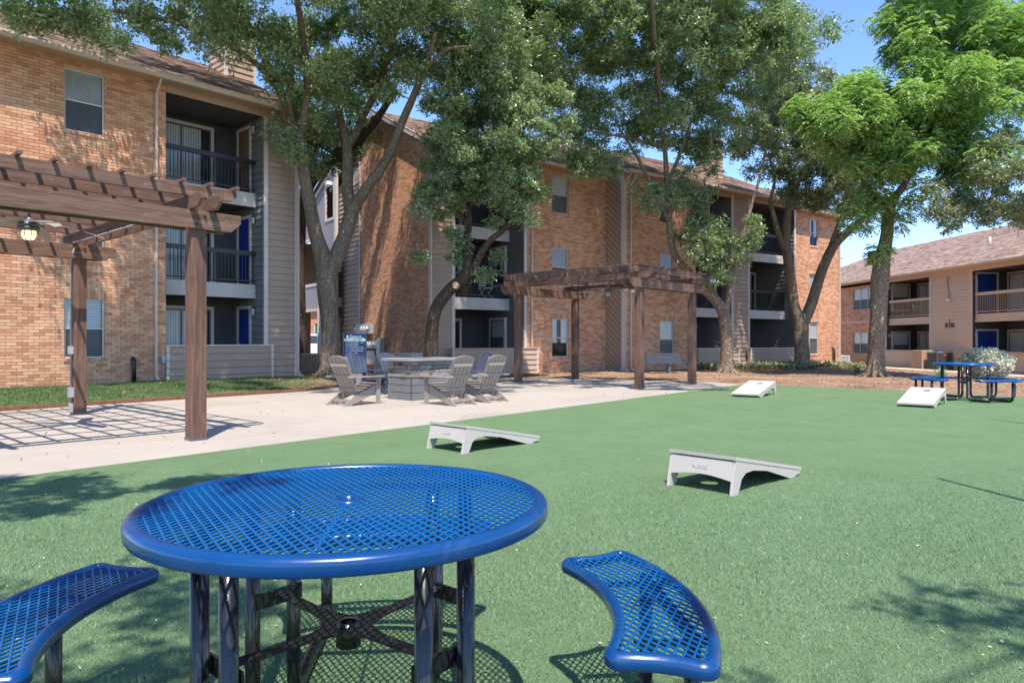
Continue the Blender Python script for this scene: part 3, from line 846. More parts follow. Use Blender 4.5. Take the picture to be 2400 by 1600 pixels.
def gutter(parent, fr, x0, x1, y, z, size=.12, mat=None):
    b = MB(); b.prism([(y-size, z), (y, z), (y, z-size), (y-size*.7, z-size), (y-size, z-size*.45)], x0, x1, 'yz')
    return b.build('gutter', mat or M['fascia'], parent, fr.M)
def downspout(parent, fr, x, z0, z1, mat=None, y=-.04, kick=True, top_kick=True):
    p = []
    if top_kick: p += [(x, y-.35, z1+.12), (x, y-.3, z1+.02), (x, y-.02, z1-.25)]
    else: p += [(x, y, z1)]
    p += [(x, y, z0+.18)]
    if kick: p += [(x+.02, y-.08, z0+.07), (x+.05, y-.25, z0+.04)]
    b = MB()
    for i in range(len(p)-1): b.bar(p[i], p[i+1], .075, .055, (1,0,0) if i else (1,0,.01))
    return b.build('downspout', mat or M['fascia'], parent, fr.M)
# ================================================================== LEFT BLOCK
u1 = (0.670, 0.742); F1 = Fr(-9.34, 19.0, u1)
H = empty('apartment_building', F1.M, 'orange brick three storey block at left with open dark balconies and a blue door', 'building', 'apartment buildings round the courtyard')
ZB1 = 0.06; near = Vector((0, 0, EYE))
hl = [(-2.40, -1.51, 0.82, 2.29), (-2.40, -1.51, 3.58, 5.10), (-2.40, -1.51, 6.42, 7.95), (-7.4, -6.5, 0.82, 2.29), (-7.4, -6.5, 3.58, 5.10), (-7.4, -6.5, 6.42, 7.95)]
brick_wall(H, F1, -9, 0, ZB1, 8.2, hl, 300, near, soldiers=[(a-.03, b+.03, d, d+.215) for (a, b, c, d) in hl if d < 7])
for i, (a, b, c, d) in enumerate(hl): window(H, F1, a, b, c, d, 'blind_screen')
bm = MB().mat(M['brick']); bm.quad((0, .002, ZB1), (0, 1.9, ZB1), (0, 1.9, 8.2), (0, .002, 8.2)); bm.build('brick_return', None, H, F1.M)
L, R = bay(H, F1, 0.004, 2.83, 1.9, 0.1, [0.18, 2.95, 5.71], 7.96, .44, 'R', M['darkside'], .42, post=1.55)
half_wall(H, F1, -.02, 3.12, .1, 1.14, M['taupe'], y=-.05)
for z in (.18, 2.95, 5.71): sliding_door(H, F1, .30, 2.07, z, z+2.03, 1.88)
# doors on the side wall (R frame: x runs outward from the back)
for z, m in ((.18, 'blue_door'), (2.95, 'blue_door'), (5.71, 'brown_door')):
    door(H, R, 1.9-1.48, 1.9-.78, z, z+2.05, M[m], y=-.035); lantern(H, R, 1.9-.50, -.03, z+1.95)
b = MB(); b.box(0, 3.98, -.02, .12, 7.96, 8.25); b.build('frieze_board', M['soffit'], H, F1.M)
siding(H, F1, 2.96, 3.86, .1, 7.95, M['taupe'], 'siding_panel')
trim(H, F1, 2.832, 2.955, .1, 7.955, M['trim']); trim(H, F1, 3.862, 3.97, .1, 7.955, M['trim'])
b = MB().mat(M['taupe']); b.quad((3.97, 0, 0), (3.97, 10, 0), (3.97, 10, 8.2), (3.97, 0, 8.2)); b.quad((3.97, 0, 8.2), (3.97, 10, 8.2), (3.97, 5, 10.7), (3.97, 5, 10.7))
b.build('end_wall', None, H, F1.M)
b = MB().mat(M['mortar']); b.quad((-9, 10, 0), (3.97, 10, 0), (3.97, 10, 8.2), (-9, 10, 8.2)); b.quad((-9, .02, 0), (-9, 10, 0), (-9, 10, 8.2), (-9, .02, 8.2)); b.build('rear_wall', None, H, F1.M)
shingles(H, F1, -9.4, 4.35, -.5, 8.22, 5, 10.97); shingles(H, F1, -9.4, 4.35, 10.5, 8.22, 5, 10.97, 'rear_roof')
b = MB(); b.box(-9.3, 4.3, -.46, -.02, 8.145, 8.165); b.build('soffit', M['soffit'], H, F1.M)
gutter(H, F1, -9.4, 4.35, -.46, 8.26, .13)
b = MB(); b.prism([(-.5, 8.16), (-.5, 8.20), (5, 10.93), (10.5, 8.2), (10.5, 8.0), (5, 10.72), (-.46, 8.0)], 4.28, 4.34, 'yz'); b.build('rake_board', M['fascia'], H, F1.M)
downspout(H, F1, -.27, .12, 8.1); downspout(H, F1, 3.93, .12, 8.0, M['trim'], y=-.08)
# chimney on the end wall
ch = MB(); ch.box(3.42, 4.42, 3.64, 4.84, 0, 12.2); ch.mat(M['taupe'])
cm = ch.build('chimney', M['taupe'], H, F1.M)
cf = F1.sub(3.4, 3.6); siding(cm, cf, .06, .98, 9.9, 12.2, M['taupe'], 'siding_panel', .2)
cl = F1.sub(3.4, 4.86, math.radians(-90)); siding(cm, cl, .06, 1.2, 9.9, 12.2, M['taupe'], 'siding_panel', .2)
b = MB(); b.box(3.37, 3.46, 3.57, 3.66, 9.8, 12.2); b.box(4.38, 4.46, 3.57, 3.66, 9.8, 12.2); b.box(3.3, 4.52, 3.52, 4.94, 12.2, 12.35); b.build('corner_trim', M['trim'], cm, F1.M)
b = MB(); b.tube([(-3.4, 3.4, 10.0), (-3.4, 3.4, 10.55)], .06, 8); b.build('roof_vent', M['steel'], H, F1.M)
# service pipe and meter box on the wall
b = MB().mat(M['blackmetal']); b.tube([(-.84, -.10, .12), (-.84, -.10, .72), (-.84, -.02, .80)], .055, 8)
b.build('drain_pipe', None, H, F1.M)
b = MB().mat(M['steel']); b.box(-.14, -.04, -.09, -.005, .66, .86); b.tube([(-.09, -.04, .1), (-.09, -.04, .66)], .02, 6); b.build('utility_box', None, H, F1.M)

# ================================================================== MIDDLE BLOCK
u2 = Vector((0.818, 0.575)); w2 = Vector((-0.575, 0.818))
def F2(s, t):
    p = u2*s + w2*(22.1+t); return Fr(p.x, p.y, u2)
G = empty('apartment_building', F2(11.93, 0).M, 'long three storey brick block across the middle behind the oaks with a gable end', 'building', 'apartment buildings round the courtyard')
ZB = -.05
A = F2(11.93, 0)
# gable wall: frame runs from the rear to the front corner, facing left
GW = A.sub(0, 8.7, math.radians(-90))          # x = 8.7 - t
gtop = lambda x: 8.12 + .487*(4.36 - abs((8.7-x) - 4.36))
brick_wall(G, GW, 2.64, 8.7, ZB, 10.4, top=gtop, name='gable_wall')
siding(G, GW, 0.0, 2.55, ZB, 8.1, M['taupe_warm'], 'siding_panel')
b = MB().mat(M['taupe_warm']); b.quad((0, .0, 8.0), (2.64, .0, 8.0), (2.64, .0, gtop(2.64)), (0, .0, 8.1)); b.build('gable_panel', None, G, GW.M)
trim(G, GW, 2.55, 2.64, ZB, 9.3, M['trim'])
b = MB()
b.prism([(9.15, 8.02), (9.15, 8.22), (4.34, 10.56), (-.4, 8.25), (-.4, 8.05), (4.34, 10.36)], -.22, -.16, 'xz')
b.build('rake_board', M['fascia'], G, GW.M)
b = MB(); b.quad((9.15, -.16, 8.02), (9.15, .02, 8.02), (4.34, .02, 10.36), (4.34, -.16, 10.36)); b.build('rake_soffit', M['soffit'], G, GW.M)
# front, section one (local x = s - 11.93)
siding(G, A, .10, .93, ZB, 8.1, M['taupe'], 'siding_panel'); trim(G, A, 0, .10, ZB, 8.1); trim(G, A, .932, 1.06, ZB, 8.1)
L, R = bay(G, A, 1.064, 4.17, 2.8, ZB, [.05, 2.92, 5.66], 8.0, .95, 'R', M['darkside'], .46)
half_wall(G, A, .75, 4.6, ZB, .99, M['taupe_warm'], y=-.35)
for z in (.05, 2.92, 5.66):
    sliding_door(G, A, 1.2, 2.9, z, z+2.03, 2.78)
    window(G, R, 2.8-2.19, 2.8-1.24, z+.62, z+2.05, 'screen' if z < 1 else 'curtain', sill=False, frame='bronze', reveal=-.09)
    t = MB().mat(M['trim']); a, c, zz, zt = 2.8-2.19, 2.8-1.24, z+.62, z+2.05
    t.box(a-.1, a, -.125, -.005, zz-.1, zt+.1); t.box(c, c+.1, -.125, -.005, zz-.1, zt+.1); t.box(a, c, -.125, -.005, zt, zt+.1); t.box(a, c, -.125, -.005, zz-.1, zz)
    t.build('window_trim', None, G, R.M)
trim(G, A, 4.17, 4.28, ZB, 8.1)
h2 = [(5.57, 6.40, .61, 2.14), (5.57, 6.40, 3.45, 4.99), (5.57, 6.40, 6.39, 7.85)]
brick_wall(G, A, 4.28, 8.47, ZB, 8.12, h2, 300, near, soldiers=[(a-.03, b+.03, d, d+.215) for (a, b, c, d) in h2 if d < 7])
for (a, b, c, d), st in zip(h2, ('curtain', 'blind_screen', 'screen')): window(G, A, a, b, c, d, st)
downspout(G, A, 4.52, ZB, 8.0); downspout(G, A, .05, ZB, 8.0, M['trim'], y=-.07)
b = MB(); b.box(1.0, 4.28, -.02, .1, 8.0, 8.16); b.build('frieze_board', M['soffit'], G, A.M)
# return wall with diagonal boards between the two sections
RW = F2(20.4, -1.0).sub(0, 1.0, math.radians(-90))
def diagonal_boards(parent, fr, x0, x1, z0, z1, mat, slope, pitch=.12, holes=(), topf=None, name='diagonal_panel', base=True, gap=.026, jm=None):
    """tongue boards running diagonally, each cut to the outline"""
    if base:
        mb = MB().mat(M[jm or 'joint'])  # dark backing colour in the gaps paints the shadow lines between boards
        xsx = sorted(set([x0, x1]+[h[0] for h in holes]+[h[1] for h in holes])); zs = sorted(set([z0, z1]+[h[2] for h in holes]+[h[3] for h in holes]))
        for i in range(len(xsx)-1):
            for j in range(len(zs)-1):
                a, b_, c, d = xsx[i], xsx[i+1], zs[j], zs[j+1]
                if any(h[0] < (a+b_)/2 < h[1] and h[2] < (c+d)/2 < h[3] for h in holes): continue
                ta, tb = (min(d, topf(a)), min(d, topf(b_))) if topf else (d, d)
                if ta <= c and tb <= c: continue
                mb.quad((a, .01, c), (b_, .01, c), (b_, .01, max(c, tb)), (a, .01, max(c, ta)))
    wall = mb.build(name, None, parent, fr.M)
    ang = math.atan(slope); dx, dz = math.cos(ang), math.sin(ang); nxn, nzn = -dz, dx
    cs = [(x*nxn+z*nzn) for x in (x0, x1) for z in (z0, z1)]
    k = min(cs)
    while k < max(cs):
        # march along board, collect inside intervals
        step = .02; st = None; t = -30.0
        cx, cz = nxn*(k+pitch/2), nzn*(k+pitch/2)
        ts = [((x0-cx)/dx), ((x1-cx)/dx)]; t = min(ts); te = max(ts); runs = []
        while t <= te + step:
            x, z = cx+dx*t, cz+dz*t
            ok = x0 <= x <= x1 and z0 <= z <= (min(z1, topf(x)) if topf else z1) and not any(h[0] < x < h[1] and h[2] < z < h[3] for h in holes)
            if ok and st is None: st = t
            if not ok and st is not None: runs.append((st, t-step)); st = None
            t += step
        if st is not None: runs.append((st, te))
        for (a, b_) in runs:
            if b_-a < .05: continue
            o = MB().mat(mat); w_ = pitch*.5-gap
            ps = []
            for (tt, ss) in ((a, -1), (b_, -1), (b_, 1), (a, 1)):
                ps.append((cx+dx*tt+nxn*w_*ss, cz+dz*tt+nzn*w_*ss))
            o.add([(p[0], -.014, p[1]) for p in ps]+[(p[0], .012, p[1]) for p in ps], [(0,1,2,3), (0,4,5,1), (1,5,6,2), (2,6,7,3), (3,7,4,0)])
            o.build('board', None, wall, fr.M)
        k += pitch
    return wall
diagonal_boards(G, RW, 0.0, .93, ZB, 8.1, M['taupe_warm'], -.85, .19, gap=.014, jm='joint_tan')
trim(G, RW, .93, 1.0, ZB, 8.1, M['trim'])
# section two, one metre further forward
B2 = F2(20.4, -1.0)
h3 = [(2.2, 3.07, .53, 2.12), (2.2, 3.07, 3.45, 5.02), (2.2, 3.07, 6.35, 7.85)]
trim(G, B2, 0, .13, ZB, 8.1)
brick_wall(G, B2, .13, 4.5, ZB, 8.12, h3, soldiers=[(a-.03, b+.03, d, d+.215) for (a, b, c, d) in h3 if d < 7])
for (a, b, c, d), st in zip(h3, ('screen', 'blind', 'blind_screen')): window(G, B2, a, b, c, d, st)
downspout(G, B2, .07, ZB, 8.0, M['trim']); downspout(G, B2, .42, ZB, 8.0)
for (xa, xb, win) in ((4.5, 7.0, False), (8.36, 12.0, True)):
    L, R = bay(G, B2, xa, xb, 2.3, ZB, [.05, 2.78, 5.62], 7.95, .5, 'R', M['darkside'], .42)
    for i, z in enumerate((.05, 2.78, 5.62)):
        if win:
            x = xa+.9
            window(G, B2.sub(0, 2.28), x, x+1.1, z+.62, z+2.05, 'screen', sill=False, frame='bronze', reveal=-.09)
            t = MB().mat(M['trim']); zz, zt = z+.62, z+2.05; q = B2.sub(0, 2.28)
            t.box(x-.1, x, -.125, -.005, zz-.1, zt+.1); t.box(x+1.1, x+1.2, -.125, -.005, zz-.1, zt+.1); t.box(x, x+1.1, -.125, -.005, zt, zt+.1); t.box(x, x+1.1, -.125, -.005, zz-.1, zz)
            t.build('window_trim', None, G, q.M)
            if i: sliding_door(G, B2, xa+2.3, xb-.2, z, z+2.03, 2.26)
        else:
            door(G, B2.sub(0, 2.28), xa+1.3, xa+2.2, z, z+2.05, M['blue_door'], y=-.035); lantern(G, R, .3, -.03, z+1.9)
half_wall(G, B2, 4.3, 7.2, ZB, .93, M['taupe'], y=-.3, ends=(False, True)); half_wall(G, B2, 8.0, 12.1, ZB, .93, M['taupe'], y=-.3)
siding(G, B2, 7.13, 8.24, ZB, 8.1, M['taupe'], 'siding_panel'); trim(G, B2, 7.0, 7.13, ZB, 8.1); trim(G, B2, 8.24, 8.36, ZB, 8.1); trim(G, B2, 12.0, 12.12, ZB, 8.1)
b = MB(); b.box(4.4, 12.12, -.02, .1, 7.95, 8.16); b.build('frieze_board', M['soffit'], G, B2.M)
b = MB().mat(M['mortar']); b.quad((12.12, 0, ZB), (12.12, .8, ZB), (12.12, .8, 8.1), (12.12, 0, 8.1)); b.build('brick_return', None, G, B2.M)
# section three
C2 = F2(32.5, -.2)
h4 = [(2.6, 3.4, .53, 2.28), (2.6, 3.4, 3.45, 4.9), (2.6, 3.4, 6.41, 7.85)]
brick_wall(G, C2, 0, 5.5, ZB, 8.12, h4, soldiers=[(a-.03, b+.03, d, d+.215) for (a, b, c, d) in h4 if d < 7])
for (a, b, c, d), st in zip(h4, ('screen', 'blind', 'curtain')): window(G, C2, a, b, c, d, st)
downspout(G, C2, 5.42, ZB, 8.0); trim(G, C2, 5.5, 5.58, ZB, 8.1, M['taupe_warm'])
b = MB().mat(M['blackmetal']); b.tube([(4.75, -.02, .85), (4.75, -.14, .85), (4.75, -.14, ZB)], .06, 8); b.build('drain_pipe', None, G, C2.M)
b = MB().mat(M['blackmetal']); b.tube([(.95, -.02, .60), (.95, -.14, .60), (.95, -.14, ZB)], .06, 8); b.build('drain_pipe', None, G, B2.M)
# rest of the body
b = MB().mat(M['mortar'])
b.quad((0, 8.7, ZB), (26.1, 8.7, ZB), (26.1, 8.7, 8.1), (0, 8.7, 8.1)); b.quad((26.1, -.2, ZB), (26.1, 8.7, ZB), (26.1, 8.7, 8.1), (26.1, -.2, 8.1)); b.build('rear_wall', None, G, A.M)
b = MB().mat(M['brick']); b.quad((26.1, -.2, 8.1), (26.1, 8.7, 8.1), (26.1, 4.2, 10.4), (26.1, 4.2, 10.4)); b.build('far_gable', None, G, A.M)
for (s0, s1, t0, rt) in ((-.22, 8.6, -.5, 4.36), (8.3, 20.75, -1.5, 3.86), (20.6, 26.5, -.7, 4.1)):
    rz = 8.18 + .487*(rt-t0)
    shingles(G, A, s0, s1, t0, 8.18, rt, rz); shingles(G, A, s0, s1, 2*rt-t0, 8.18, rt, rz, 'rear_roof')
    gutter(G, A, s0, s1, t0+.04, 8.22, .12)
    b = MB(); b.box(s0+.25, s1-.05, t0+.03, t0+.5, 8.1, 8.12); b.build('soffit', M['soffit'], G, A.M)
b = MB().mat(M['taupe_warm']); b.prism([(-1.4, 8.0), (3.86, 10.62), (9.1, 8.0)], 8.45, 8.55, 'yz'); b.build('roof_end', None, G, A.M)
b = MB(); b.prism([(-1.52, 8.02), (-1.52, 8.17), (3.86, 10.77), (9.24, 8.17), (9.24, 8.0), (3.86, 10.55)], 8.26, 8.31, 'yz'); b.build('rake_board', M['fascia'], G, A.M)
b = MB(); b.quad((8.3, -1.5, 8.10), (8.46, -1.5, 8.10), (8.46, 3.86, 10.70), (8.3, 3.86, 10.70)); b.build('rake_soffit', M['soffit'], G, A.M)
ch = MB(); ch.box(16.9, 17.9, 1.4, 2.3, 8.6, 11.5); cm = ch.build('chimney', M['taupe'], G, A.M)
siding(cm, A.sub(16.88, 1.38), .06, .98, 9.2, 11.4, M['taupe'], 'siding_panel'); siding(cm, A.sub(16.88, 2.32, math.radians(-90)), 0, .92, 9.2, 11.4, M['taupe'], 'siding_panel')
b = MB(); b.box(16.82, 17.98, 1.3, 2.4, 11.5, 11.62); b.build('chimney_cap', M['trim'], cm, A.M)

# stair tower: pale diagonal boarding beyond the gable wall
SW = F2(11.60, 14.4).sub(0, 0, math.radians(-90))        # x = 14.4 - t ; faces left
tp = lambda x: 6.55 + (x-.3)*(9.0-6.55)/6.0
ho = [(1.45, 4.1, 3.98, 6.05), (1.6, 4.1, .10, 2.66), (5.2, 6.12, 6.8, 8.25)]
T = empty('stair_tower', SW.M, 'pale stair enclosure of diagonal boards with open windows between the two brick blocks', 'stair tower')
diagonal_boards(T, SW, 0.3, 6.35, .05, 9.0, M['lavender'], 1.15, .16, ho, tp)
b = MB()
for (a, c, d, e) in ho:
    b.box(a-.12, a, -.04, .03, d-.12, e+.12); b.box(c, c+.12, -.04, .03, d-.12, e+.12); b.box(a, c, -.04, .03, d-.12, d); b.box(a, c, -.04, .03, e, e+.12)
b.build('opening_trim', M['trim'], T, SW.M)
b = MB(); b.box(6.3, 6.5, -.06, .06, .05, 9.3); b.box(.2, .3, -.05, .05, .05, 6.6); b.bar((.1, -.02, tp(.1)+.06), (6.4, -.02, tp(6.4)+.06), .14, .22, (0,0,1)); b.build('edge_trim', M['trim'], T, SW.M)
b = MB(); b.bar((.0, 1.3, tp(.0)+.2), (6.5, 1.3, tp(6.5)+.2), 3.0, .08); b.build('roof', M['shingle_base'], T, SW.M)
b = MB(); b.box(.3, 6.3, .06, 2.6, 2.78, 3.2); b.build('landing', M['band'], T, SW.M)
b = MB(); b.box(.3, 6.3, 2.4, 2.6, 5.35, 7.2); b.box(.3, 6.3, 2.4, 2.6, 2.78, 3.9); b.box(.3, .5, .06, 2.6, 3.2, 6.3); b.box(.3, .5, .06, .9, .05, 2.78); b.build('rear_wall', M['taupe_warm'], T, SW.M)
b = MB(); b.box(4.7, 6.28, .8, .9, 5.9, 8.6); b.build('inner_wall', M['taupe_warm'], T, SW.M)
b = MB().mat(M['white_metal']); b.prism([(5.75, 8.42), (5.95, 8.42), (6.0, 8.25), (5.7, 8.25)], -.25, -.05, 'xz'); fl = b.build('flood_lamp', None, T, SW.M)

# ================================================================== RIGHT BLOCK
u3 = Vector((.0743, -.997)); F3 = Fr(22.97, 48.9, u3, -.30)
R3 = empty('apartment_building', F3.M, 'two storey tan siding and brick block at right with a long shingled roof', 'building', 'apartment buildings round the courtyard')
def bwall3(x0, x1, z0, z1, holes=()):
    brick_wall(R3, F3, x0, x1, z0, z1, holes)
h5 = [(1.27, 3.75, 3.62, 5.0), (1.27, 3.75, .70, 2.10)]
bwall3(-10, 4.9, -.1, 5.22, h5)
b = MB(); b.box(-10, 4.9, -.03, .0, 2.78, 2.86); b.build('belt_course', M['trim'], R3, F3.M)
for h in h5: window(R3, F3, *h, 'screen', cols=3)
trim(R3, F3, 4.9, 5.06, -.1, 5.2, M['tan'])
for (a, c) in ((5.07, 9.08), (12.43, 19.0)):
    L, R = bay(R3, F3, a, c, 1.8, -.1, [0.0, 2.95], 5.18, .12, 'L', M['charcoal'], .42, M['tan'], M['tan'], post=(a+3.6 if c > 15 else None), rail_kw=dict(h=1.1, boardh=.15, spacing=.12))
    for z in (0.0, 2.95):
        if c > 15:
            door(R3, L, .22, 1.28, z, z+2.08, M['blue_door'], y=-.04); sliding_door(R3, F3, a+.3, a+2.3, z, z+2.05, 1.78)
        else:
            window(R3, L, .35, 1.35, z+.55, z+2.05, 'screen', sill=False, frame='bronze', reveal=-.09)
            t = MB().mat(M['trim']); t.box(.25, .35, -.125, -.005, z+.45, z+2.15); t.box(1.35, 1.45, -.125, -.005, z+.45, z+2.15); t.box(.35, 1.35, -.125, -.005, z+2.05, z+2.15); t.box(.35, 1.35, -.125, -.005, z+.45, z+.55)
            t.build('window_trim', None, R3, L.M)
            sliding_door(R3, F3, a+.5, a+1.9, z, z+2.05, 1.78)
        lantern(R3, L, .12, -.03, z+1.9)
siding(R3, F3, 9.2, 12.2, -.1, 5.2, M['tan'], 'siding_panel', .19)
trim(R3, F3, 9.08, 9.2, -.1, 5.2, M['trim']); trim(R3, F3, 12.2, 12.43, -.1, 5.2, M['tan'])
half_wall(R3, F3, 4.9, 9.5, -.1, 1.02, M['tan'], y=-.25, post_mat=M['tan']); half_wall(R3, F3, 11.4, 19.2, -.1, 1.02, M['tan'], y=-.25, post_mat=M['tan'])
b = MB(); b.box(4.9, 19.2, -.04, .1, 5.18, 5.42); b.build('frieze_board', M['tan'], R3, F3.M)
b = MB().mat(M['tan']); b.quad((19.2, 0, -.1), (19.2, 11, -.1), (19.2, 11, 5.4), (19.2, 0, 5.4)); b.quad((-10, 11, -.1), (19.2, 11, -.1), (19.2, 11, 5.4), (-10, 11, 5.4)); b.quad((-10, 0, -.1), (-10, 11, -.1), (-10, 11, 5.4), (-10, 0, 5.4)); b.build('rear_wall', None, R3, F3.M)
x0h = -10.5
shingles(R3, F3, x0h, 22, -.45, 5.45, 5.6, 8.35, clip=lambda l: (x0h + l*.9, 19.8))
b = MB().mat(M['shingle']); b.quad((x0h, -.45, 5.45), (x0h+6.0, 5.6, 8.35), (x0h+6.0, 5.6, 8.35), (x0h, 11.6, 5.45)); b.quad((x0h, 11.6, 5.45), (19.8, 11.6, 5.45), (19.8, 5.6, 8.35), (x0h+6.0, 5.6, 8.35))
b.quad((19.79, -.45, 5.45), (19.79, 11.6, 5.45), (19.79, 5.6, 8.35), (19.79, 5.6, 8.35)); b.build('rear_roof', None, R3, F3.M)
gutter(R3, F3, x0h, 19.8, -.41, 5.5, .12, M['tan'])
b = MB(); b.box(x0h, 19.8, -.42, .02, 5.38, 5.40); b.build('soffit', M['tan'], R3, F3.M)
b = MB(); b.tube([(10.6, 2.4, 6.7), (10.6, 2.4, 7.25)], .05, 8); b.build('roof_vent', M['white_metal'], R3, F3.M)
# flood lamps on a conduit and a metal wall ornament on the siding
b = MB().mat(M['soffit']); b.tube([(10.6, -.05, 4.95), (10.62, -.05, 4.5), (10.72, -.05, 4.15), (10.68, -.06, 3.85)], .025, 6)
b.box(10.58, 10.78, -.06, -.02, 4.95, 5.0); fl = b.build('lamp_conduit', None, R3, F3.M)
b = MB().mat(M['white_metal'])
for q in (-.13, .16): b.tube([(10.7, -.08, 3.84), (10.7+q, -.20, 3.78)], [.03, .075], 10)
b.build('flood_lamp', None, R3, F3.M)
O = MB().mat(M['darksteel']); O.bar((10.75, -.05, 2.25), (10.75, -.05, 2.72), .03, .03, (0,1,0)); O.bar((10.45, -.05, 2.42), (11.05, -.05, 2.45), .03, .03)
for q in (-.33, -.2, .18, .32): O.tube([(10.75+q, -.05, 2.3), (10.75+q*.8, -.06, 2.42), (10.75+q*1.1, -.05, 2.5)], .03, 6)
for q in (-.25, .25): O.tube([(10.75+q+.09*math.cos(a*.785), -.05, 2.36+.07*math.sin(a*.785)) for a in range(8)], .018, 5)
o = O.build('wall_ornament', None, None, F3.M); tag(o, 'dark scrolled metal ornament hung on the tan siding of the right block', 'wall ornament')
# ================================================================== ROUND TABLES
def clip_bars(mb, inside_fn, bbox, z, theta, pitch, r, dz):
    """parallel coated strands, each cut where it meets the frame"""
    x0, x1, y0, y1 = bbox; d = Vector((math.cos(theta), math.sin(theta))); n = Vector((-d.y, d.x))
    cs = [Vector((x, y)).dot(n) for x in (x0, x1) for y in (y0, y1)]; R = math.hypot(x1-x0, y1-y0)
    c0 = Vector(((x0+x1)/2, (y0+y1)/2)); k = math.floor(min(cs)/pitch)*pitch
    while k < max(cs):
        st = None; t = -R/2-.02; b = c0.dot(d)
        while t < R/2+.03:
            p = d*(b+t) + n*k; ok = inside_fn(p.x, p.y)
            if ok and st is None: st = p.copy()
            if not ok and st is not None:
                if (p-st).length > .012: mb.tube([(st.x, st.y, z+dz), (p.x, p.y, z+dz)], r, 6, cap=False)
                st = None
            t += .006
        k += pitch
def rim(mb, outline, inset_dir, width, top, depth):
    """rolled frame edge that follows an outline (list of 2-D points, anticlockwise)"""
    prof = [(width, -.012), (width-.004, -.003), (width*.7, .0), (width*.42, -.0005), (.010, -.004), (.003, -.009), (0, -.016), (0, -.022), (0, -depth+.006), (.004, -depth), (.012, -depth), (.012, -.03), (width, -.022)]
    n = len(outline); vs = []; fs = []
    for i in range(n):
        p = Vector(outline[i]); a = Vector(outline[i-1]); b = Vector(outline[(i+1) % n]); t = (b-a).normalized(); nn = Vector((-t.y, t.x))
        for (w, h) in prof: q = p + nn*w; vs.append((q.x, q.y, top+h))
    m = len(prof)
    for i in range(n):
        for j in range(m):
            j2 = (j+1) % m; fs.append((i*m+j, ((i+1) % n)*m+j, ((i+1) % n)*m+j2, i*m+j2))
    mb.add(vs, fs, True)
TH = math.atan2(.027, .051)
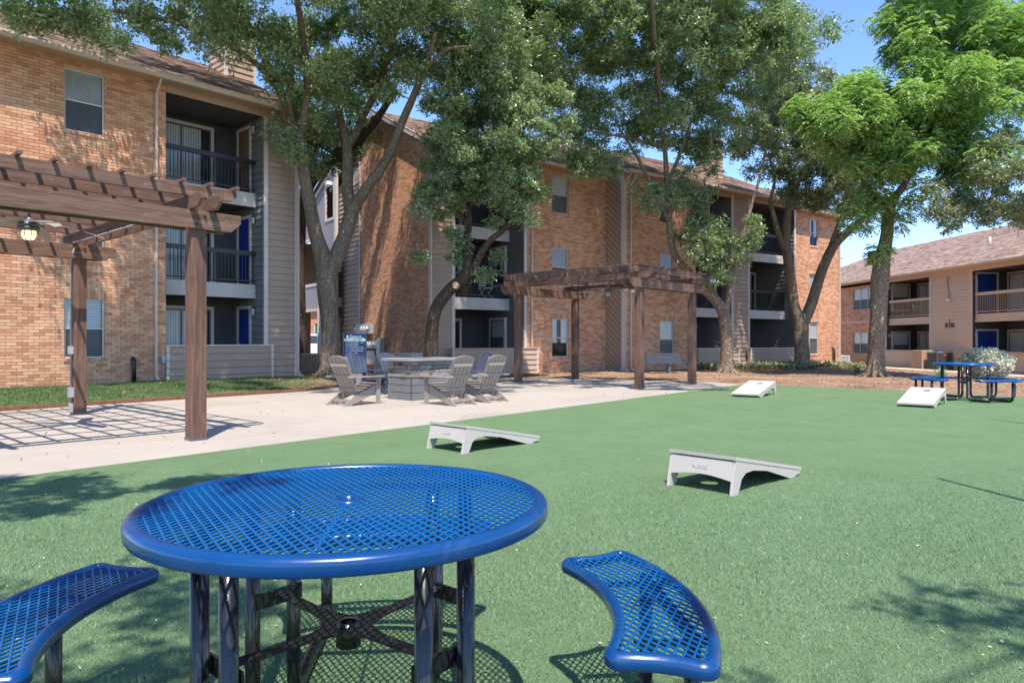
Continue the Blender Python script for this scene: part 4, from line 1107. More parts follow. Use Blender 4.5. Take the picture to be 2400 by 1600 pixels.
def make_table(Mx, label):
    root = empty('picnic_table', Mx, label, 'picnic table', 'blue mesh picnic tables on the turf')
    Rt = .582
    ol = [(Rt*math.cos(a*2*math.pi/96), Rt*math.sin(a*2*math.pi/96)) for a in range(96)]
    b = MB().mat(M['blue']); rim(b, ol, 1, .042, .762, .046)
    top = b.build('tabletop', None, root, Mx)
    b = MB().mat(M['blue_mesh']); ins = lambda x, y: .034 < math.hypot(x, y) < Rt-.03
    for s in (1, -1): clip_bars(b, ins, (-Rt, Rt, -Rt, Rt), .752, .5*math.pi+s*TH, .0239, .0036, .0007*s)
    b.tube([(0, -Rt+.03, .749), (0, Rt-.03, .749)], .004, 6)
    b.build('mesh_panel', None, top, Mx)
    b = MB().mat(M['blue']); b.lathe([(.028, .740), (.028, .757), (.034, .759), (.044, .757), (.046, .750)], sides=20); b.build('umbrella_ring', None, top, Mx)
    u_, v_, A_ = .339, .234, .95
    b = MB().mat(M['pipe'])
    for k in range(4):
        ro = Matrix.Rotation(k*math.pi/2, 4, 'Z')
        for s in (-1, 1):
            pts = [(s*v_, -u_, .715), (s*v_, -u_, .12)]
            for q in range(1, 7):
                a = q/6*math.pi/2; pts.append((s*v_, -u_-.085*(1-math.cos(a)), .115-.088*math.sin(a)))
            for q in range(0, 7):
                a = q/6*math.pi/2; pts.append((s*v_, -A_+.085-.085*math.sin(a), .027+.088*(1-math.cos(a))))
            pts.append((s*v_, -A_, .415))
            l = MB().mat(M['pipe']); l.tube([ro @ Vector(p) for p in pts], .0238, 12)
            l.build('leg', None, root, Mx)
        # under-seat and under-top angle irons
        l = MB().mat(M['pipe']); l.bar(ro @ Vector((-v_-.05, -A_, .418)), ro @ Vector((v_+.05, -A_, .418)), .04, .012)
        
        l.build('support_bar', None, root, Mx)
        for sx in (-v_, v_):
            l = MB().mat(M['pipe']); l.bar(ro @ Vector((sx, -1.02, .405)), ro @ Vector((sx, -.79, .405)), .03, .01); l.build('seat_bracket', None, root, Mx)
        l = MB().mat(M['pipe']); l.bar(ro @ Vector((-.40, -u_, .722)), ro @ Vector((.40, -u_, .722)), .03, .012 + .002*(k % 2))
        l.build('support_bar', None, root, Mx)
    b = MB().mat(M['pipe'])
    for k in range(4):
        a = math.pi/4 + k*math.pi/2; c, s = math.cos(a), math.sin(a); pr = []
        for i in range(9):
            t = i/8; r = .03+.345*t; pr.append((r, .021 + .032*max(0, 1-t*3.2)**1.3, .392 + .012*t*t))
        vs = []; fs = []
        for (r, w, z) in pr:
            for (q, h) in ((-1, 0), (1, 0), (1, -.006), (-1, -.006)): vs.append((c*r - s*w*q, s*r + c*w*q, z+h))
        for i in range(8):
            for j in range(4): fs.append((i*4+j, i*4+(j+1) % 4, (i+1)*4+(j+1) % 4, (i+1)*4+j))
        b.add(vs, fs, False)
        e = Vector((c*.375, s*.375, .385)); tt = Vector((-s, c, 0))
        b.bar(e - tt*.085, e + tt*.085, .008, .05)
    b.build('cross_brace', None, root, Mx)
    b = MB().mat(M['pipe']); b.lathe([(.022, .40), (.035, .399), (.036, .33), (.030, .328), (.026, .395)], sides=20); b.build('umbrella_socket', None, root, Mx)
    for k in range(4):
        ca = k*math.pi/2; R0, R1, hw = .765, 1.045, math.radians(29.5); ol = []
        def pol(r, a): return (r*math.cos(ca+a), r*math.sin(ca+a))
        rc = .045
        def corner(rr, aa, sr, sa):
            out = []
            for q in range(7):
                t = q/6*math.pi/2; out.append((rr, aa, sr, sa, t))
            return out
        P = []
        ai, ao = rc/R0, rc/R1
        N = 22
        for i in range(N+1): P.append(pol(R1, -hw*.93+ao + (2*hw*.93-2*ao)*i/N))
        for q in range(1, 6):
            t = q/6*math.pi/2; P.append(pol(R1-rc*(1-math.cos(t)), hw*.93-ao+ao*math.sin(t)))
        for i in range(5):
            t = i/4; P.append(pol(R1-rc-(R1-R0-2*rc)*t, hw*(.93+.07*t) - .02*math.sin(math.pi*t)))
        for q in range(1, 6):
            t = q/6*math.pi/2; P.append(pol(R0+rc*(1-math.sin(t)), hw-ai*(1-math.cos(t))))
        for i in range(N+1): P.append(pol(R0, hw-ai-(2*hw-2*ai)*i/N))
        for q in range(1, 6):
            t = q/6*math.pi/2; P.append(pol(R0+rc*(1-math.cos(t)), -hw+ai-ai*math.sin(t)))
        for i in range(5):
            t = i/4; P.append(pol(R0+rc+(R1-R0-2*rc)*t, -hw*(1-.07*t) + .02*math.sin(math.pi*t)))
        for q in range(1, 6):
            t = q/6*math.pi/2; P.append(pol(R1-rc*(1-math.sin(t)), -hw*.93+ao*(1-math.cos(t))))
        b = MB().mat(M['blue']); rim(b, P, 1, .034, .452, .042)
        seat = b.build('seat', None, root, Mx)
        def ins(x, y, ca=ca, R0=R0, R1=R1, hw=hw):
            r = math.hypot(x, y); a = (math.atan2(y, x)-ca+math.pi) % (2*math.pi)-math.pi
            if not (R0+.022 < r < R1-.022): return False
            lim = hw*(1-.07*(r-R0)/(R1-R0)) - .022/r
            if abs(a) > lim: return False
            for (rr, aa) in ((R0+rc+.01, lim-rc/R0), (R1-rc-.01, lim-rc/R1)):
                if abs(a) > aa and (r < rr if rr < .9 else r > rr):
                    if math.hypot((abs(a)-aa)*r, r-rr) > rc-.005: return False
            return True
        cx = [p[0] for p in P]; cy = [p[1] for p in P]
        b = MB().mat(M['blue_mesh'])
        for s in (1, -1): clip_bars(b, ins, (min(cx), max(cx), min(cy), max(cy)), .443, .5*math.pi+s*TH, .0239, .0036, .0007*s)
        b.build('mesh_panel', None, seat, Mx)
    return root
T1M = TR(-.478, 2.058, .014, math.radians(4.5))
t1 = make_table(T1M, 'large blue mesh picnic table in the foreground with curved seats')
t2 = copy_tree(t1, TR(9.52, 14.8, .014, math.radians(8)))
t2['label'] = 'small distant blue picnic table beside the pale rounded bush'

# ================================================================== PERGOLAS
al = math.radians(47.5); pa = Vector((math.cos(al), math.sin(al), 0)); pb = Vector((math.sin(al), -math.cos(al), 0))
def make_pergola(fx, fy, label, conduit, Lb=4.57):
    """frame: x along pa, y = -pb (to the back), origin at the front right post"""
    fr = Fr(fx, fy, (pa.x, pa.y)); Mx = fr.M
    root = empty('pergola', Mx, label, 'pergola', 'brown timber pergolas on the patio')
    La = 2.8
    def beam(name, p, q, w, h, mat=None, cut=0.0, cl=.13):
        # chamfered ends, drawn along local x of its own object so the grain follows it
        p = Vector(p); q = Vector(q); L = (q-p).length
        prof = [(0, h/2), (0, h*.02), (cl, -h/2), (L-cl, -h/2), (L, h*.02), (L, h/2)] if cut else [(0, h/2), (0, -h/2), (L, -h/2), (L, h/2)]
        b = MB().mat(mat or M['pergola']); b.prism(prof[::-1], -w/2, w/2, 'xz')
        d = q-p; Lm = Matrix.Translation(p) @ Matrix.Rotation(math.atan2(d.y, d.x), 4, 'Z')
        return b.build(name, None, root, Mx @ Lm, bevel=.004)
    for i, (x, y) in enumerate(((0, 0), (-La, 0), (0, Lb), (-La, Lb))):
        b = MB().mat(M['pergola_up']); b.box(-.095, .095, -.095, .095, 0, 3.0); p = b.build('post', None, root, Mx @ Matrix.Translation((x, y, 0)), bevel=.006)
        c = MB().mat(M['darksteel']); c.box(-.103, .103, -.103, .103, 0, .012); c.box(-.101, .101, -.101, .101, .0, .035); c.build('post_base', None, p, Mx @ Matrix.Translation((x, y, 0)))
        bt = MB().mat(M['blackmetal'])
        for (bx, bz) in ((-.05, 2.68), (.05, 2.78), (-.03, 2.93)):
            for sy in (-1, 1): bt.tube([(bx, sy*.135, bz), (bx, sy*.165, bz)], .013, 6)
        bt.build('bolts', None, p, Mx @ Matrix.Translation((x, y, 0)))
    # main beams along x, either side of the posts
    for y in (0, Lb):
        for s in (-1, 1): beam('main_beam', (-La-.62, y+s*.118, 2.735), (.52, y+s*.118, 2.735), .042, .225, cut=1)
    # doubled cross beams on top
    for x in (0, -La):
        for s in (-1, 1): beam('cross_beam', (x+s*.118, -.46, 2.94), (x+s*.118, Lb+.46, 2.94), .042, .175, cut=1)
    # joists along x
    for i in range(8):
        y = -.05 + i*(Lb+.05)/7; beam('joist', (-La-.6, y, 3.098), (.50, y, 3.098), .04, .14, cut=1, cl=.08)
    # top laths across
    for i in range(12):
        x = .45 - i*.335; beam('lath', (x, -.20, 3.19), (x, Lb+.25, 3.19), .042, .042)
    # ceiling fan
    cx, cy = -1.30, 2.02
    b = MB().mat(M['darksteel']); b.tube([(cx, cy, 3.02), (cx, cy, 2.84)], .016, 8)
    b.lathe([(.001, 2.87), (.03, 2.865), (.05, 2.84), (.055, 2.82), (.10, 2.80), (.125, 2.77), (.13, 2.745), (.10, 2.74), (.12, 2.725), (.12, 2.69), (.10, 2.68)], (cx, cy), 20)
    fan = b.build('ceiling_fan', None, root, Mx)
    b = MB().mat(M['lamp'] if conduit else M['lamp_off']); b.lathe([(.085, 2.675), (.092, 2.64), (.085, 2.60), (.06, 2.565), (.001, 2.553)], (cx, cy), 18); b.build('lamp_glass', None, fan, Mx)
    b = MB().mat(M['darksteel'])
    for k in range(8):
        a = k*math.pi/4; b.tube([(cx+math.cos(a)*r, cy+math.sin(a)*r, z) for (r, z) in ((.098, 2.68), (.1, 2.64), (.092, 2.595), (.065, 2.555), (.002, 2.545))], .005, 5)
    b.tube([(cx+.1*math.cos(a*math.pi/8), cy+.1*math.sin(a*math.pi/8), 2.635) for a in range(17)], .004, 5, cap=False); b.build('lamp_cage', None, fan, Mx)
    for k in range(5):
        a = k*2*math.pi/5 + 1.08; c, s = math.cos(a), math.sin(a); bl = MB().mat(M['poly_light'])
        vs = []; fs = []
        for i in range(7):
            t = i/6; r = .11+.74*t; w = .035+.05*math.sin(math.pi*min(1, .15+t*.8)); z = 2.79 - .13*t*t
            for (q, h) in ((-1, -.012), (1, .012), (1, .006), (-1, -.018)): vs.append((cx+c*r-s*w*q, cy+s*r+c*w*q, z+h))
        for i in range(6):
            for j in range(4): fs.append((i*4+j, i*4+(j+1) % 4, (i+1)*4+(j+1) % 4, (i+1)*4+j))
        fs += [(0,1,2,3), (27,26,25,24)]; bl.add(vs, fs); bl.build('fan_blade', None, fan, Mx)
    b = MB().mat(M['darksteel']); b.tube([(cx+.03, cy, 2.55), (cx+.03, cy, 2.40)], .003, 4); b.build('pull_cord', None, fan, Mx)
    if conduit:
        px, py = 0, Lb
        b = MB().mat(M['steel']); b.tube([(px-.125, py-.03, .06), (px-.125, py-.03, 2.50), (px-.14, py-.08, 2.62), (px-.11, py-.20, 2.80)], .013, 8); b.build('conduit', None, root, Mx)
        for bx in ((px-.165, px-.098, py-.10, py+.02, .30, .46), (px-.16, px-.098, py-.08, py+.02, 1.02, 1.15), (px-.155, px-.1, py-.06, py+.0, .04, .20)):
            b = MB().mat(M['steel']); b.box(*bx); b.build('junction_box', None, root, Mx)
        b = MB().mat(M['steel']); b.tube([(-.14, Lb-.2, 2.86), (-.14, Lb-1.2, 2.86), (-.14, .3, 2.86)], .012, 6); b.build('conduit', None, root, Mx)
    else:
        b = MB().mat(M['steel']); b.tube([(.14, -.15, 2.98), (.2, -.5, 2.96)], .02, 6); b.box(.12, .24, -.62, -.5, 2.9, 3.0); b.build('speaker_bracket', None, root, Mx)
    return root
make_pergola(-3.96, 8.82, 'near brown timber pergola at left, a caged fan lamp hanging in it', True)
make_pergola(5.19, 20.30, 'far brown timber pergola in front of the middle block with the slate bench behind it', False, 4.22)

# ================================================================== CORNHOLE BOARDS
def make_board(Mx, label):
    root = empty('cornhole_board', Mx, label, 'cornhole board', 'pale cornhole boards on the turf')
    W_, Ln = .61, 1.22; zb, zf = .305, .075; sl = (zf-zb)/Ln
    zt = lambda y: zb+sl*y
    # deck with a round hole
    N = 24; hx, hy, hr = 0, .23, .076
    vs = []; fs = []
    ring = [(hx+hr*math.cos(2*math.pi*k/N), hy+hr*math.sin(2*math.pi*k/N)) for k in range(N)]
    out = []
    for k in range(N):
        a = 2*math.pi*k/N; c, s = math.cos(a), math.sin(a); t = min((W_/2-.0)/abs(c) if abs(c) > 1e-6 else 9, ((hy if s < 0 else .23))/abs(s) if abs(s) > 1e-6 else 9)
        out.append((hx+c*t, hy+s*t))
    d = MB().mat(M['board']); th = .028
    def top(p, h=0): return (p[0], p[1], zt(p[1])+h)
    vs = [top(p) for p in ring]+[top(p) for p in out]+[top(p, -th) for p in ring]+[top(p, -th) for p in out]
    for k in range(N):
        j = (k+1) % N
        fs += [(k, j, N+j, N+k), (2*N+j, 2*N+k, 3*N+k, 3*N+j), (k, 2*N+k, 2*N+j, j)]
    d.add(vs, fs)
    # corner fill
    y1 = .46
    for (a, b) in zip(range(N), [(i+1) % N for i in range(N)]):
        pa_, pb_ = out[a], out[b]
        cxr = W_/2 if (pa_[0]+pb_[0]) > 0 else -W_/2; cyr = 0 if (pa_[1]+pb_[1])/2 < .23 else y1
        if abs(pa_[0]-pb_[0]) > 1e-4 and abs(pa_[1]-pb_[1]) > 1e-4:
            d.add([top(pa_), top(pb_), top((cxr, cyr)), top(pa_, -th), top(pb_, -th), top((cxr, cyr), -th)], [(0,1,2), (5,4,3)])
    d.quad(top((-W_/2, y1)), top((W_/2, y1)), top((W_/2, Ln)), top((-W_/2, Ln))); d.quad(top((-W_/2, y1), -th), top((-W_/2, Ln), -th), top((W_/2, Ln), -th), top((W_/2, y1), -th))
    for (a, b) in (((-W_/2, 0), (W_/2, 0)), ((W_/2, 0), (W_/2, Ln)), ((W_/2, Ln), (-W_/2, Ln)), ((-W_/2, Ln), (-W_/2, 0))):
        d.quad(top(a, -th), top(b, -th), top(b), top(a))
    d.build('deck', None, root, Mx)
    prof = [(.012, zt(.012)-th-.002), (-.052, 0), (.045, 0), (.10, .115), (.17, .155), (.30, .160), (.55, .125), (.82, .05), (1.0, 0), (1.06, 0), (1.20, .028), (1.205, zt(1.205)-th-.002)]
    for s in (-1, 1):
        b = MB().mat(M['board']); b.prism(prof if s > 0 else prof, s*(W_/2-.004)-(.026 if s > 0 else 0), s*(W_/2-.004)+(.026 if s < 0 else 0), 'yz'); b.build('side_panel', None, root, Mx)
    # arched back panel, tilted like the legs
    P = [(-.27, .262)]; n = 10
    vsb = []
    for i in range(n+1):
        x = -.275+.55*i/n; zb_ = .108 + .030*math.sin(math.pi*i/n)
        for y in (0, .022):
            vsb.append((x, -.0+.006+y-(.262-zb_)*.20, zb_)); vsb.append((x, .006+y, .262))
    f = []
    for i in range(n):
        a = i*4; c = (i+1)*4
        f += [(a, c, c+1, a+1), (a+3, c+3, c+2, a+2), (a+2, c+2, c, a), (a+1, c+1, c+3, a+3)]
    b = MB().mat(M['board']); b.add(vsb, f); b.build('back_panel', None, root, Mx)
    # maker's mark on the back panel
    cu = bpy.data.curves.new('mark', 'FONT'); cu.body = '\u2261LEDGE'; cu.size = .036; cu.extrude = .0012; cu.align_x = 'CENTER'; cu.space_character = 1.08
    to = bpy.data.objects.new('tmp', cu); COL.objects.link(to); bpy.context.view_layer.update()
    me = bpy.data.meshes.new_from_object(to); bpy.data.objects.remove(to); me.materials.clear(); me.materials.append(M['board_mark'])
    o = bpy.data.objects.new('embossed_mark', me)
    link(o, root, Mx @ Matrix.Translation((-.01, -.0125, .182)) @ Matrix.Rotation(math.radians(90)-.0, 4, 'X') @ Matrix.Rotation(-.197, 4, 'X'))
    b = MB().mat(M['board']); b.bar((-.29, 1.17, .055), (.29, 1.17, .055), .02, .05); b.build('front_rail', None, root, Mx)
    return root
def bm_(x, y, dx, dy): return TR(x, y, .014, math.atan2(dy, dx)-math.pi/2)
b1 = make_board(bm_(1.505+.05, 5.725+.05, .71, .70), 'near cornhole board right of the blue table, its raised back toward us')
def bcopy(Mx, l): c = copy_tree(b1, Mx); c['label'] = l; return c
bcopy(bm_(-.74+.02, 7.82+.03, .69, .73), 'near cornhole board closest to the patio edge, its raised back toward us')
bcopy(bm_(5.84-.02, 16.36+.0, -.6, -.8), 'far cornhole board near the dirt edge and the far pergola, its hole toward the trees')
bcopy(bm_(8.25, 13.95, -.65, -.76), 'far cornhole board in front of the distant blue picnic table')

# ================================================================== ADIRONDACK CHAIRS
def make_adirondack(mat, Mx, label, group):
    """local: facing +y, origin on the ground under the seat"""
    root = empty('adirondack_chair', Mx, label, 'chair', group)
    def P(name, mb): return mb.build(name, mat, root, Mx)
    # side rails that run down to the ground at the back, curved
    prof = [(.42, .395), (.42, .26), (.30, .20), (.10, .13), (-.16, .045), (-.34, .0), (-.47, .0), (-.30, .115), (-.12, .215), (.06, .265), (.2, .32), (.33, .385)]
    for s in (-1, 1):
        b = MB(); b.prism(prof, s*.262-.012, s*.262+.012, 'yz'); P('side_rail', b)
        b = MB(); b.prism([(.34, 0), (.44, 0), (.44, .535), (.34, .535)], s*.292-.013, s*.292+.013, 'yz'); P('front_leg', b)
        b = MB(); b.prism([(.36, .535), (.43, .535), (.40, .36)], s*.325-.02, s*.325+.02, 'yz'); P('arm_bracket', b)
        pts = []
        for i in range(9):
            t = i/8; y = -.36+.86*t; w = .045+.03*math.sin(math.pi*min(1, .2+.8*t)) ; pts.append((s*.335, y, w))
        b = MB(); vs = []; fs = []
        for (x, y, w) in pts:
            zz = .56 if y > -.2 else .56
            vs += [(x-w, y, zz-.022), (x+w, y, zz-.022), (x+w, y, zz), (x-w, y, zz)]
        for i in range(8):
            for j in range(4): fs.append((i*4+j, i*4+(j+1) % 4, (i+1)*4+(j+1) % 4, (i+1)*4+j))
        fs += [(3,2,1,0), (32,33,34,35)]; b.add(vs, fs); P('arm', b)
    # seat slats following the dipped rails
    for i in range(6):
        y = .41-.085*i; t = i/5; z = .40 - .155*math.sin(math.pi/2*t)**1.1
        b = MB(); b.bar((-.275, y, z), (.275, y, z), .072, .02, (0, .35*t, 1)); P('seat_slat', b)
    # fan back, reclined, with an arched top
    tilt = math.radians(22)
    for i in range(5):
        c = (i-2)*.104; h = .80 - .030*(i-2)**2*1.0
        n = 5; x0l, x1l = c-.044, c+.044; top = []
        fl = 1.10
        f = lambda x: .735+.085*math.cos(max(-1.5, min(1.5, x/.27*1.35)))
        b = MB(); base = [(x0l*.86, 0), (x1l*.86, 0), (x1l*fl, f(x1l)), ((x0l+x1l)/2*fl, f((x0l+x1l)/2)+.004), (x0l*fl, f(x0l))]
        vs = []
        for (x, l) in base: vs.append((x, -.06-math.sin(tilt)*l*1.12, .20+math.cos(tilt)*l))
        nrm = Vector((0, -math.cos(tilt), -math.sin(tilt)))*.02
        vs2 = [tuple(Vector(v)+nrm) for v in vs]; m = len(vs)
        b.add(vs+vs2, [tuple(range(m)), tuple(range(m, 2*m))[::-1]]+[(k, k+m, (k+1) % m+m, (k+1) % m) for k in range(m)]); P('back_slat', b)
    for l, w in ((.10, .25), (.38, .37), (.62, .24)):
        y = -.06-math.sin(tilt)*l*1.12-.038; z = .20+math.cos(tilt)*l; b = MB(); b.bar((-w, y, z), (w, y, z), .022, .055); P('back_brace', b)
    b = MB(); b.bar((-.25, -.30, .10), (.25, -.30, .10), .02, .05); b.bar((-.28, .345, .30), (.28, .345, .30), .02, .10); P('cross_rail', b)
    return root
def cm_(x, y, dx, dy, z=0.0): return TR(x, y, z, math.atan2(dy, dx)-math.pi/2)
gl = 'adirondack chairs round the fire table'
c1 = make_adirondack(M['poly_light'], cm_(-3.12, 13.82, .60, .80), 'pale grey adirondack chair left of the fire table, in front of the big oak', gl)
c = copy_tree(c1, cm_(-1.20, 13.82, -.73, .68)); c['label'] = 'pale grey adirondack chair directly in front of the stone fire table, back to us'
c = copy_tree(c1, cm_(-.58, 14.55, -.75, .66)); c['label'] = 'rightmost pale grey adirondack chair, in front of the slate blue one'
c4 = make_adirondack(M['poly_dark'], cm_(-3.42, 16.3, .75, -.66), 'slate blue adirondack chair behind the left pale chair, in front of the navy sign', gl)
c = copy_tree(c4, cm_(-2.78, 16.95, .80, -.60)); c['label'] = 'slate blue adirondack chair partly behind the left end of the fire table'
c = copy_tree(c4, cm_(-.93, 16.6, -.85, -.53)); c['label'] = 'slate blue adirondack chair behind the right end of the fire table'

# ================================================================== FIRE TABLE
FT = Fr(-2.09, 14.6, (math.cos(math.radians(46)), math.sin(math.radians(46))))
ft = empty('fire_table', FT.M, 'bar height stone fire table with grey panelled base amid the chairs', 'fire table')
LX, LY = 1.22, .82
b = MB().mat(M['joint']); b.box(.03, LX-.03, .03, LY-.03, 0, .80); b.build('core', None, ft, FT.M)
z = 0.0
for h in (.155, .155, .155):
    for (p, q, nn) in (((0, 0), (LX, 0), (0, 1)), ((LX, 0), (LX, LY), (-1, 0)), ((LX, LY), (0, LY), (0, -1)), ((0, LY), (0, 0), (1, 0))):
        b = MB().mat(M['zinc']); a = Vector((p[0]+nn[0]*.012, p[1]+nn[1]*.012, z+h/2)); c = Vector((q[0]+nn[0]*.012, q[1]+nn[1]*.012, z+h/2)); b.bar(a, c, .024, h-.008); b.build('base_panel', None, ft, FT.M, bevel=.003)
    z += h+.002
z0 = .475
for (O_, D_, L_) in (((0, 0), (1, 0), LX), ((0, LY), (0, -1), LY), ((LX, 0), (0, 1), LY), ((LX, LY), (-1, 0), LX)):
    yrow = z0
    for r_, hh in enumerate((.095, .075, .085, .08)):
        x = 0
        while x < L_-.02:
            w = random.uniform(.10, .26); e = min(x+w, L_)
            if L_-e < .06: e = L_
            N_ = Vector((D_[1], -D_[0], 0)); pr = random.uniform(.0, .018)
            a = Vector((O_[0]+D_[0]*(x+.004), O_[1]+D_[1]*(x+.004), yrow+hh/2)); c = Vector((O_[0]+D_[0]*(e-.004), O_[1]+D_[1]*(e-.004), yrow+hh/2))
            off = N_*(pr-.02)
            b = MB().mat(M['stone']); b.bar(a+off, c+off, .05, hh-.008); b.build('stone', None, ft, FT.M, bevel=.006)
            x = e
        yrow += hh
b = MB().mat(M['slab']); b.box(-.10, LX+.10, -.10, LY+.10, .815, .875); b.build('tabletop', None, ft, FT.M, bevel=.008)
b = MB().mat(M['joint']); b.box(.3, LX-.3, .22, LY-.22, .875, .879); b.build('burner_pan', None, ft, FT.M)
b = MB().mat(M['blackmetal']); b.box(-.032, -.018, .30, .40, .735, .765); b.build('vent_slot', None, ft, FT.M)

# ================================================================== BENCH under the far pergola
BN = Fr(5.9, 27.0, (.93, .37), .0)
bn = empty('park_bench', BN.M, 'slate grey slatted bench on a single pedestal by the brick wall', 'bench')
for i in range(5):
    z = .44+.075*i; y = .10+.02*i; b = MB(); b.bar((-.78, y, z), (.78, y, z), .022, .062, (0, .2, 1)); b.build('back_slat', M['bench'], bn, BN.M)
for i in range(4):
    b = MB(); b.bar((-.78, .02-.095*i, .395), (.78, .02-.095*i, .395), .085, .022); b.build('seat_slat', M['bench'], bn, BN.M)
b = MB().mat(M['darksteel']); b.box(-.06, .06, -.25, -.13, 0, .38); b.bar((0, -.3, .375), (0, .1, .375), .06, .02); b.bar((0, .1, .375), (0, .21, .78), .05, .02); b.box(-.14, .14, -.30, -.08, 0, .02)
b.build('pedestal', None, bn, BN.M)

# ================================================================== SIGN
SG = Fr(-4.67, 20.9, (1, -.06), .12)
sg = empty('rules_sign', SG.M, 'navy and mint rules sign on posts between the large oak and the meters', 'sign')
b = MB(); b.box(-.33, .33, 0, .02, .30, 1.34); b.build('sign_face', M['navy'], sg, SG.M)
b = MB().mat(M['mint']); b.box(-.325, .325, -.004, .0, 1.12, 1.185); b.box(.12, .325, -.004, .0, .305, .41); b.box(-.325, .12, -.004, .0, .305, .41); b.build('mint_band', None, sg, SG.M)
b = MB().mat(M['darksteel']); b.box(-.36, -.33, -.01, .03, -.12, 1.36); b.box(.33, .36, -.01, .03, -.12, 1.36); b.build('sign_post', None, sg, SG.M)
def text(body, size, x, z, mat, al='CENTER', parent=sg):
    cu = bpy.data.curves.new('t', 'FONT'); cu.body = body; cu.size = size; cu.extrude = .0008; cu.align_x = al; cu.resolution_u = 2
    to = bpy.data.objects.new('tmp', cu); COL.objects.link(to); bpy.context.view_layer.update()
    me = bpy.data.meshes.new_from_object(to); bpy.data.objects.remove(to); me.materials.clear(); me.materials.append(mat)
    o = bpy.data.objects.new('lettering', me); link(o, parent, SG.M @ Matrix.Translation((x, -.006, z)) @ Matrix.Rotation(math.radians(90), 4, 'X'))
text('Timberhill', .085, .03, 1.235, M['sign_white'])
b = MB(); b.tube([(-.215, -.006, 1.26), (-.215, -.002, 1.26)], .028, 12); b.build('emblem', M['sign_white'], sg, SG.M)
text('RULES', .045, 0, 1.135, M['navy'])
b = MB().mat(M['sign_white']); rr = random.Random(3)
for i, w in enumerate((.52, .38, .48, .54, .50, .36, .46, .40, .36, .50)):
    z = 1.07-.062*i; x = -.27
    while x < -.27+w:
        l = rr.uniform(.012, .05); 
        k = x
        while k < x+l: b.box(k, k+.007, -.005, -.001, z, z+rr.uniform(.014, .024)); k += .011
        x += l+.014
x = -.27
while x < .27: b.box(x, x+.016, -.005, -.001, 1.198, 1.22); x += .024
b.build('print_lines', None, sg, SG.M, kind='stuff')

# ================================================================== METERS, AC UNITS, ENCLOSURES by the gable wall
def gp(t, s=11.93): p = u2*s + w2*(22.1+t); return p
MT = GW
mt = empty('meter_bank', GW.M, 'rows of round electric meters on grey boxes at the brick gable wall', 'meter bank')
b = MB().mat(M['steel']); b.box(2.55, 4.0, -.16, -.02, 1.55, 1.95); b.box(3.3, 4.5, -.16, -.02, .95, 1.25); b.box(2.9, 4.3, -.14, -.02, .3, .85); b.box(4.7, 5.05, -.2, -.02, .1, 1.35); b.build('meter_box', None, mt, GW.M)
for (x, z) in [(2.7+.26*i, 1.75) for i in range(5)]+[(3.48+.28*i, 1.1) for i in range(4)]:
    m_ = MB().mat(M['alu']); m_.tube([(x, -.16, z), (x, -.26, z)], .095, 12); m_.build('meter', None, mt, GW.M)
b = MB().mat(M['soffit'])
for x in (2.7, 3.0, 3.3, 3.55): b.tube([(x, -.08, 1.55), (x, -.08, .3)], .03, 6)
b.build('conduits', None, mt, GW.M)
def slat_box(x, y, w, d, h, ang, label, mat, name='slatted_enclosure', nb=7, z=None):
    Mx = TR(x, y, gz(x, y) if z is None else z, ang); root = empty(name, Mx, label, 'enclosure')
    for k, (ox, oy, a, L) in enumerate(((-w/2, -d/2, 0, w), (w/2, -d/2, math.pi/2, d), (w/2, d/2, math.pi, w), (-w/2, d/2, -math.pi/2, d))):
        Mk = Mx @ TR(ox, oy, 0, a)
        b = MB().mat(M['trim']); b.box(0, L, 0, .03, h-.05, h); b.box(0, L, 0, .03, .0, .05); b.build('rail', None, root, Mk)
        n = max(3, int(L/.1)); me = None
        for i in range(n):
            b = MB().mat(mat); b.box(L*i/n+.008, L*(i+1)/n-.008, -.012, .0, .02, h-.02); b.build('slat', None, root, Mk)
    b = MB().mat(M['darksteel']); b.box(-w/2+.06, w/2-.06, -d/2+.06, d/2-.06, 0, h-.08); b.build('cabinet', None, root, Mx)
    return root
slat_box(-6.98, 24.9, .80, .8, .66, .1, 'pale slatted enclosure at the foot of the big oak trunk', M['taupe'])
slat_box(-4.02, 22.9, .72, .6, .62, -.3, 'brown slatted enclosure right behind the slate blue chairs', M['taupe_warm'])
slat_box(-3.50, 24.0, .66, .6, .75, -.6, 'grey slatted enclosure behind the fire table by the gable wall', M['trim'])
def ac_unit(x, y, w, h, ang, label, mat, z=None):
    Mx = TR(x, y, gz(x, y) if z is None else z, ang); root = empty('air_conditioner', Mx, label, 'air conditioner')
    b = MB().mat(mat); b.box(-w/2, w/2, -w/2, w/2, .04, .08); b.box(-w/2, w/2, -w/2, w/2, h-.05, h)
    for sx in (-1, 1):
        for sy in (-1, 1): b.box(sx*w/2-.03*(sx > 0), sx*w/2+.03*(sx < 0), sy*w/2-.03*(sy > 0), sy*w/2+.03*(sy < 0), .08, h-.05)
    b.build('casing', None, root, Mx)
    for k in range(4):
        Mk = Mx @ Matrix.Rotation(k*math.pi/2, 4, 'Z')
        z_ = .11
        while z_ < h-.07:
            l = MB().mat(mat); l.bar((-w/2+.03, -w/2+.01, z_), (w/2-.03, -w/2+.01, z_), .012, .022); l.build('louvre', None, root, Mk); z_ += .05
    b = MB().mat(M['room']); b.box(-w/2+.04, w/2-.04, -w/2+.04, w/2-.04, .08, h-.06); b.build('coil', None, root, Mx)
    b = MB().mat(M['darksteel']); b.lathe([(w*.36, h+.002), (w*.34, h+.03), (w*.1, h+.045), (.001, h+.045)], sides=16); b.build('fan_guard', None, root, Mx)
    return root
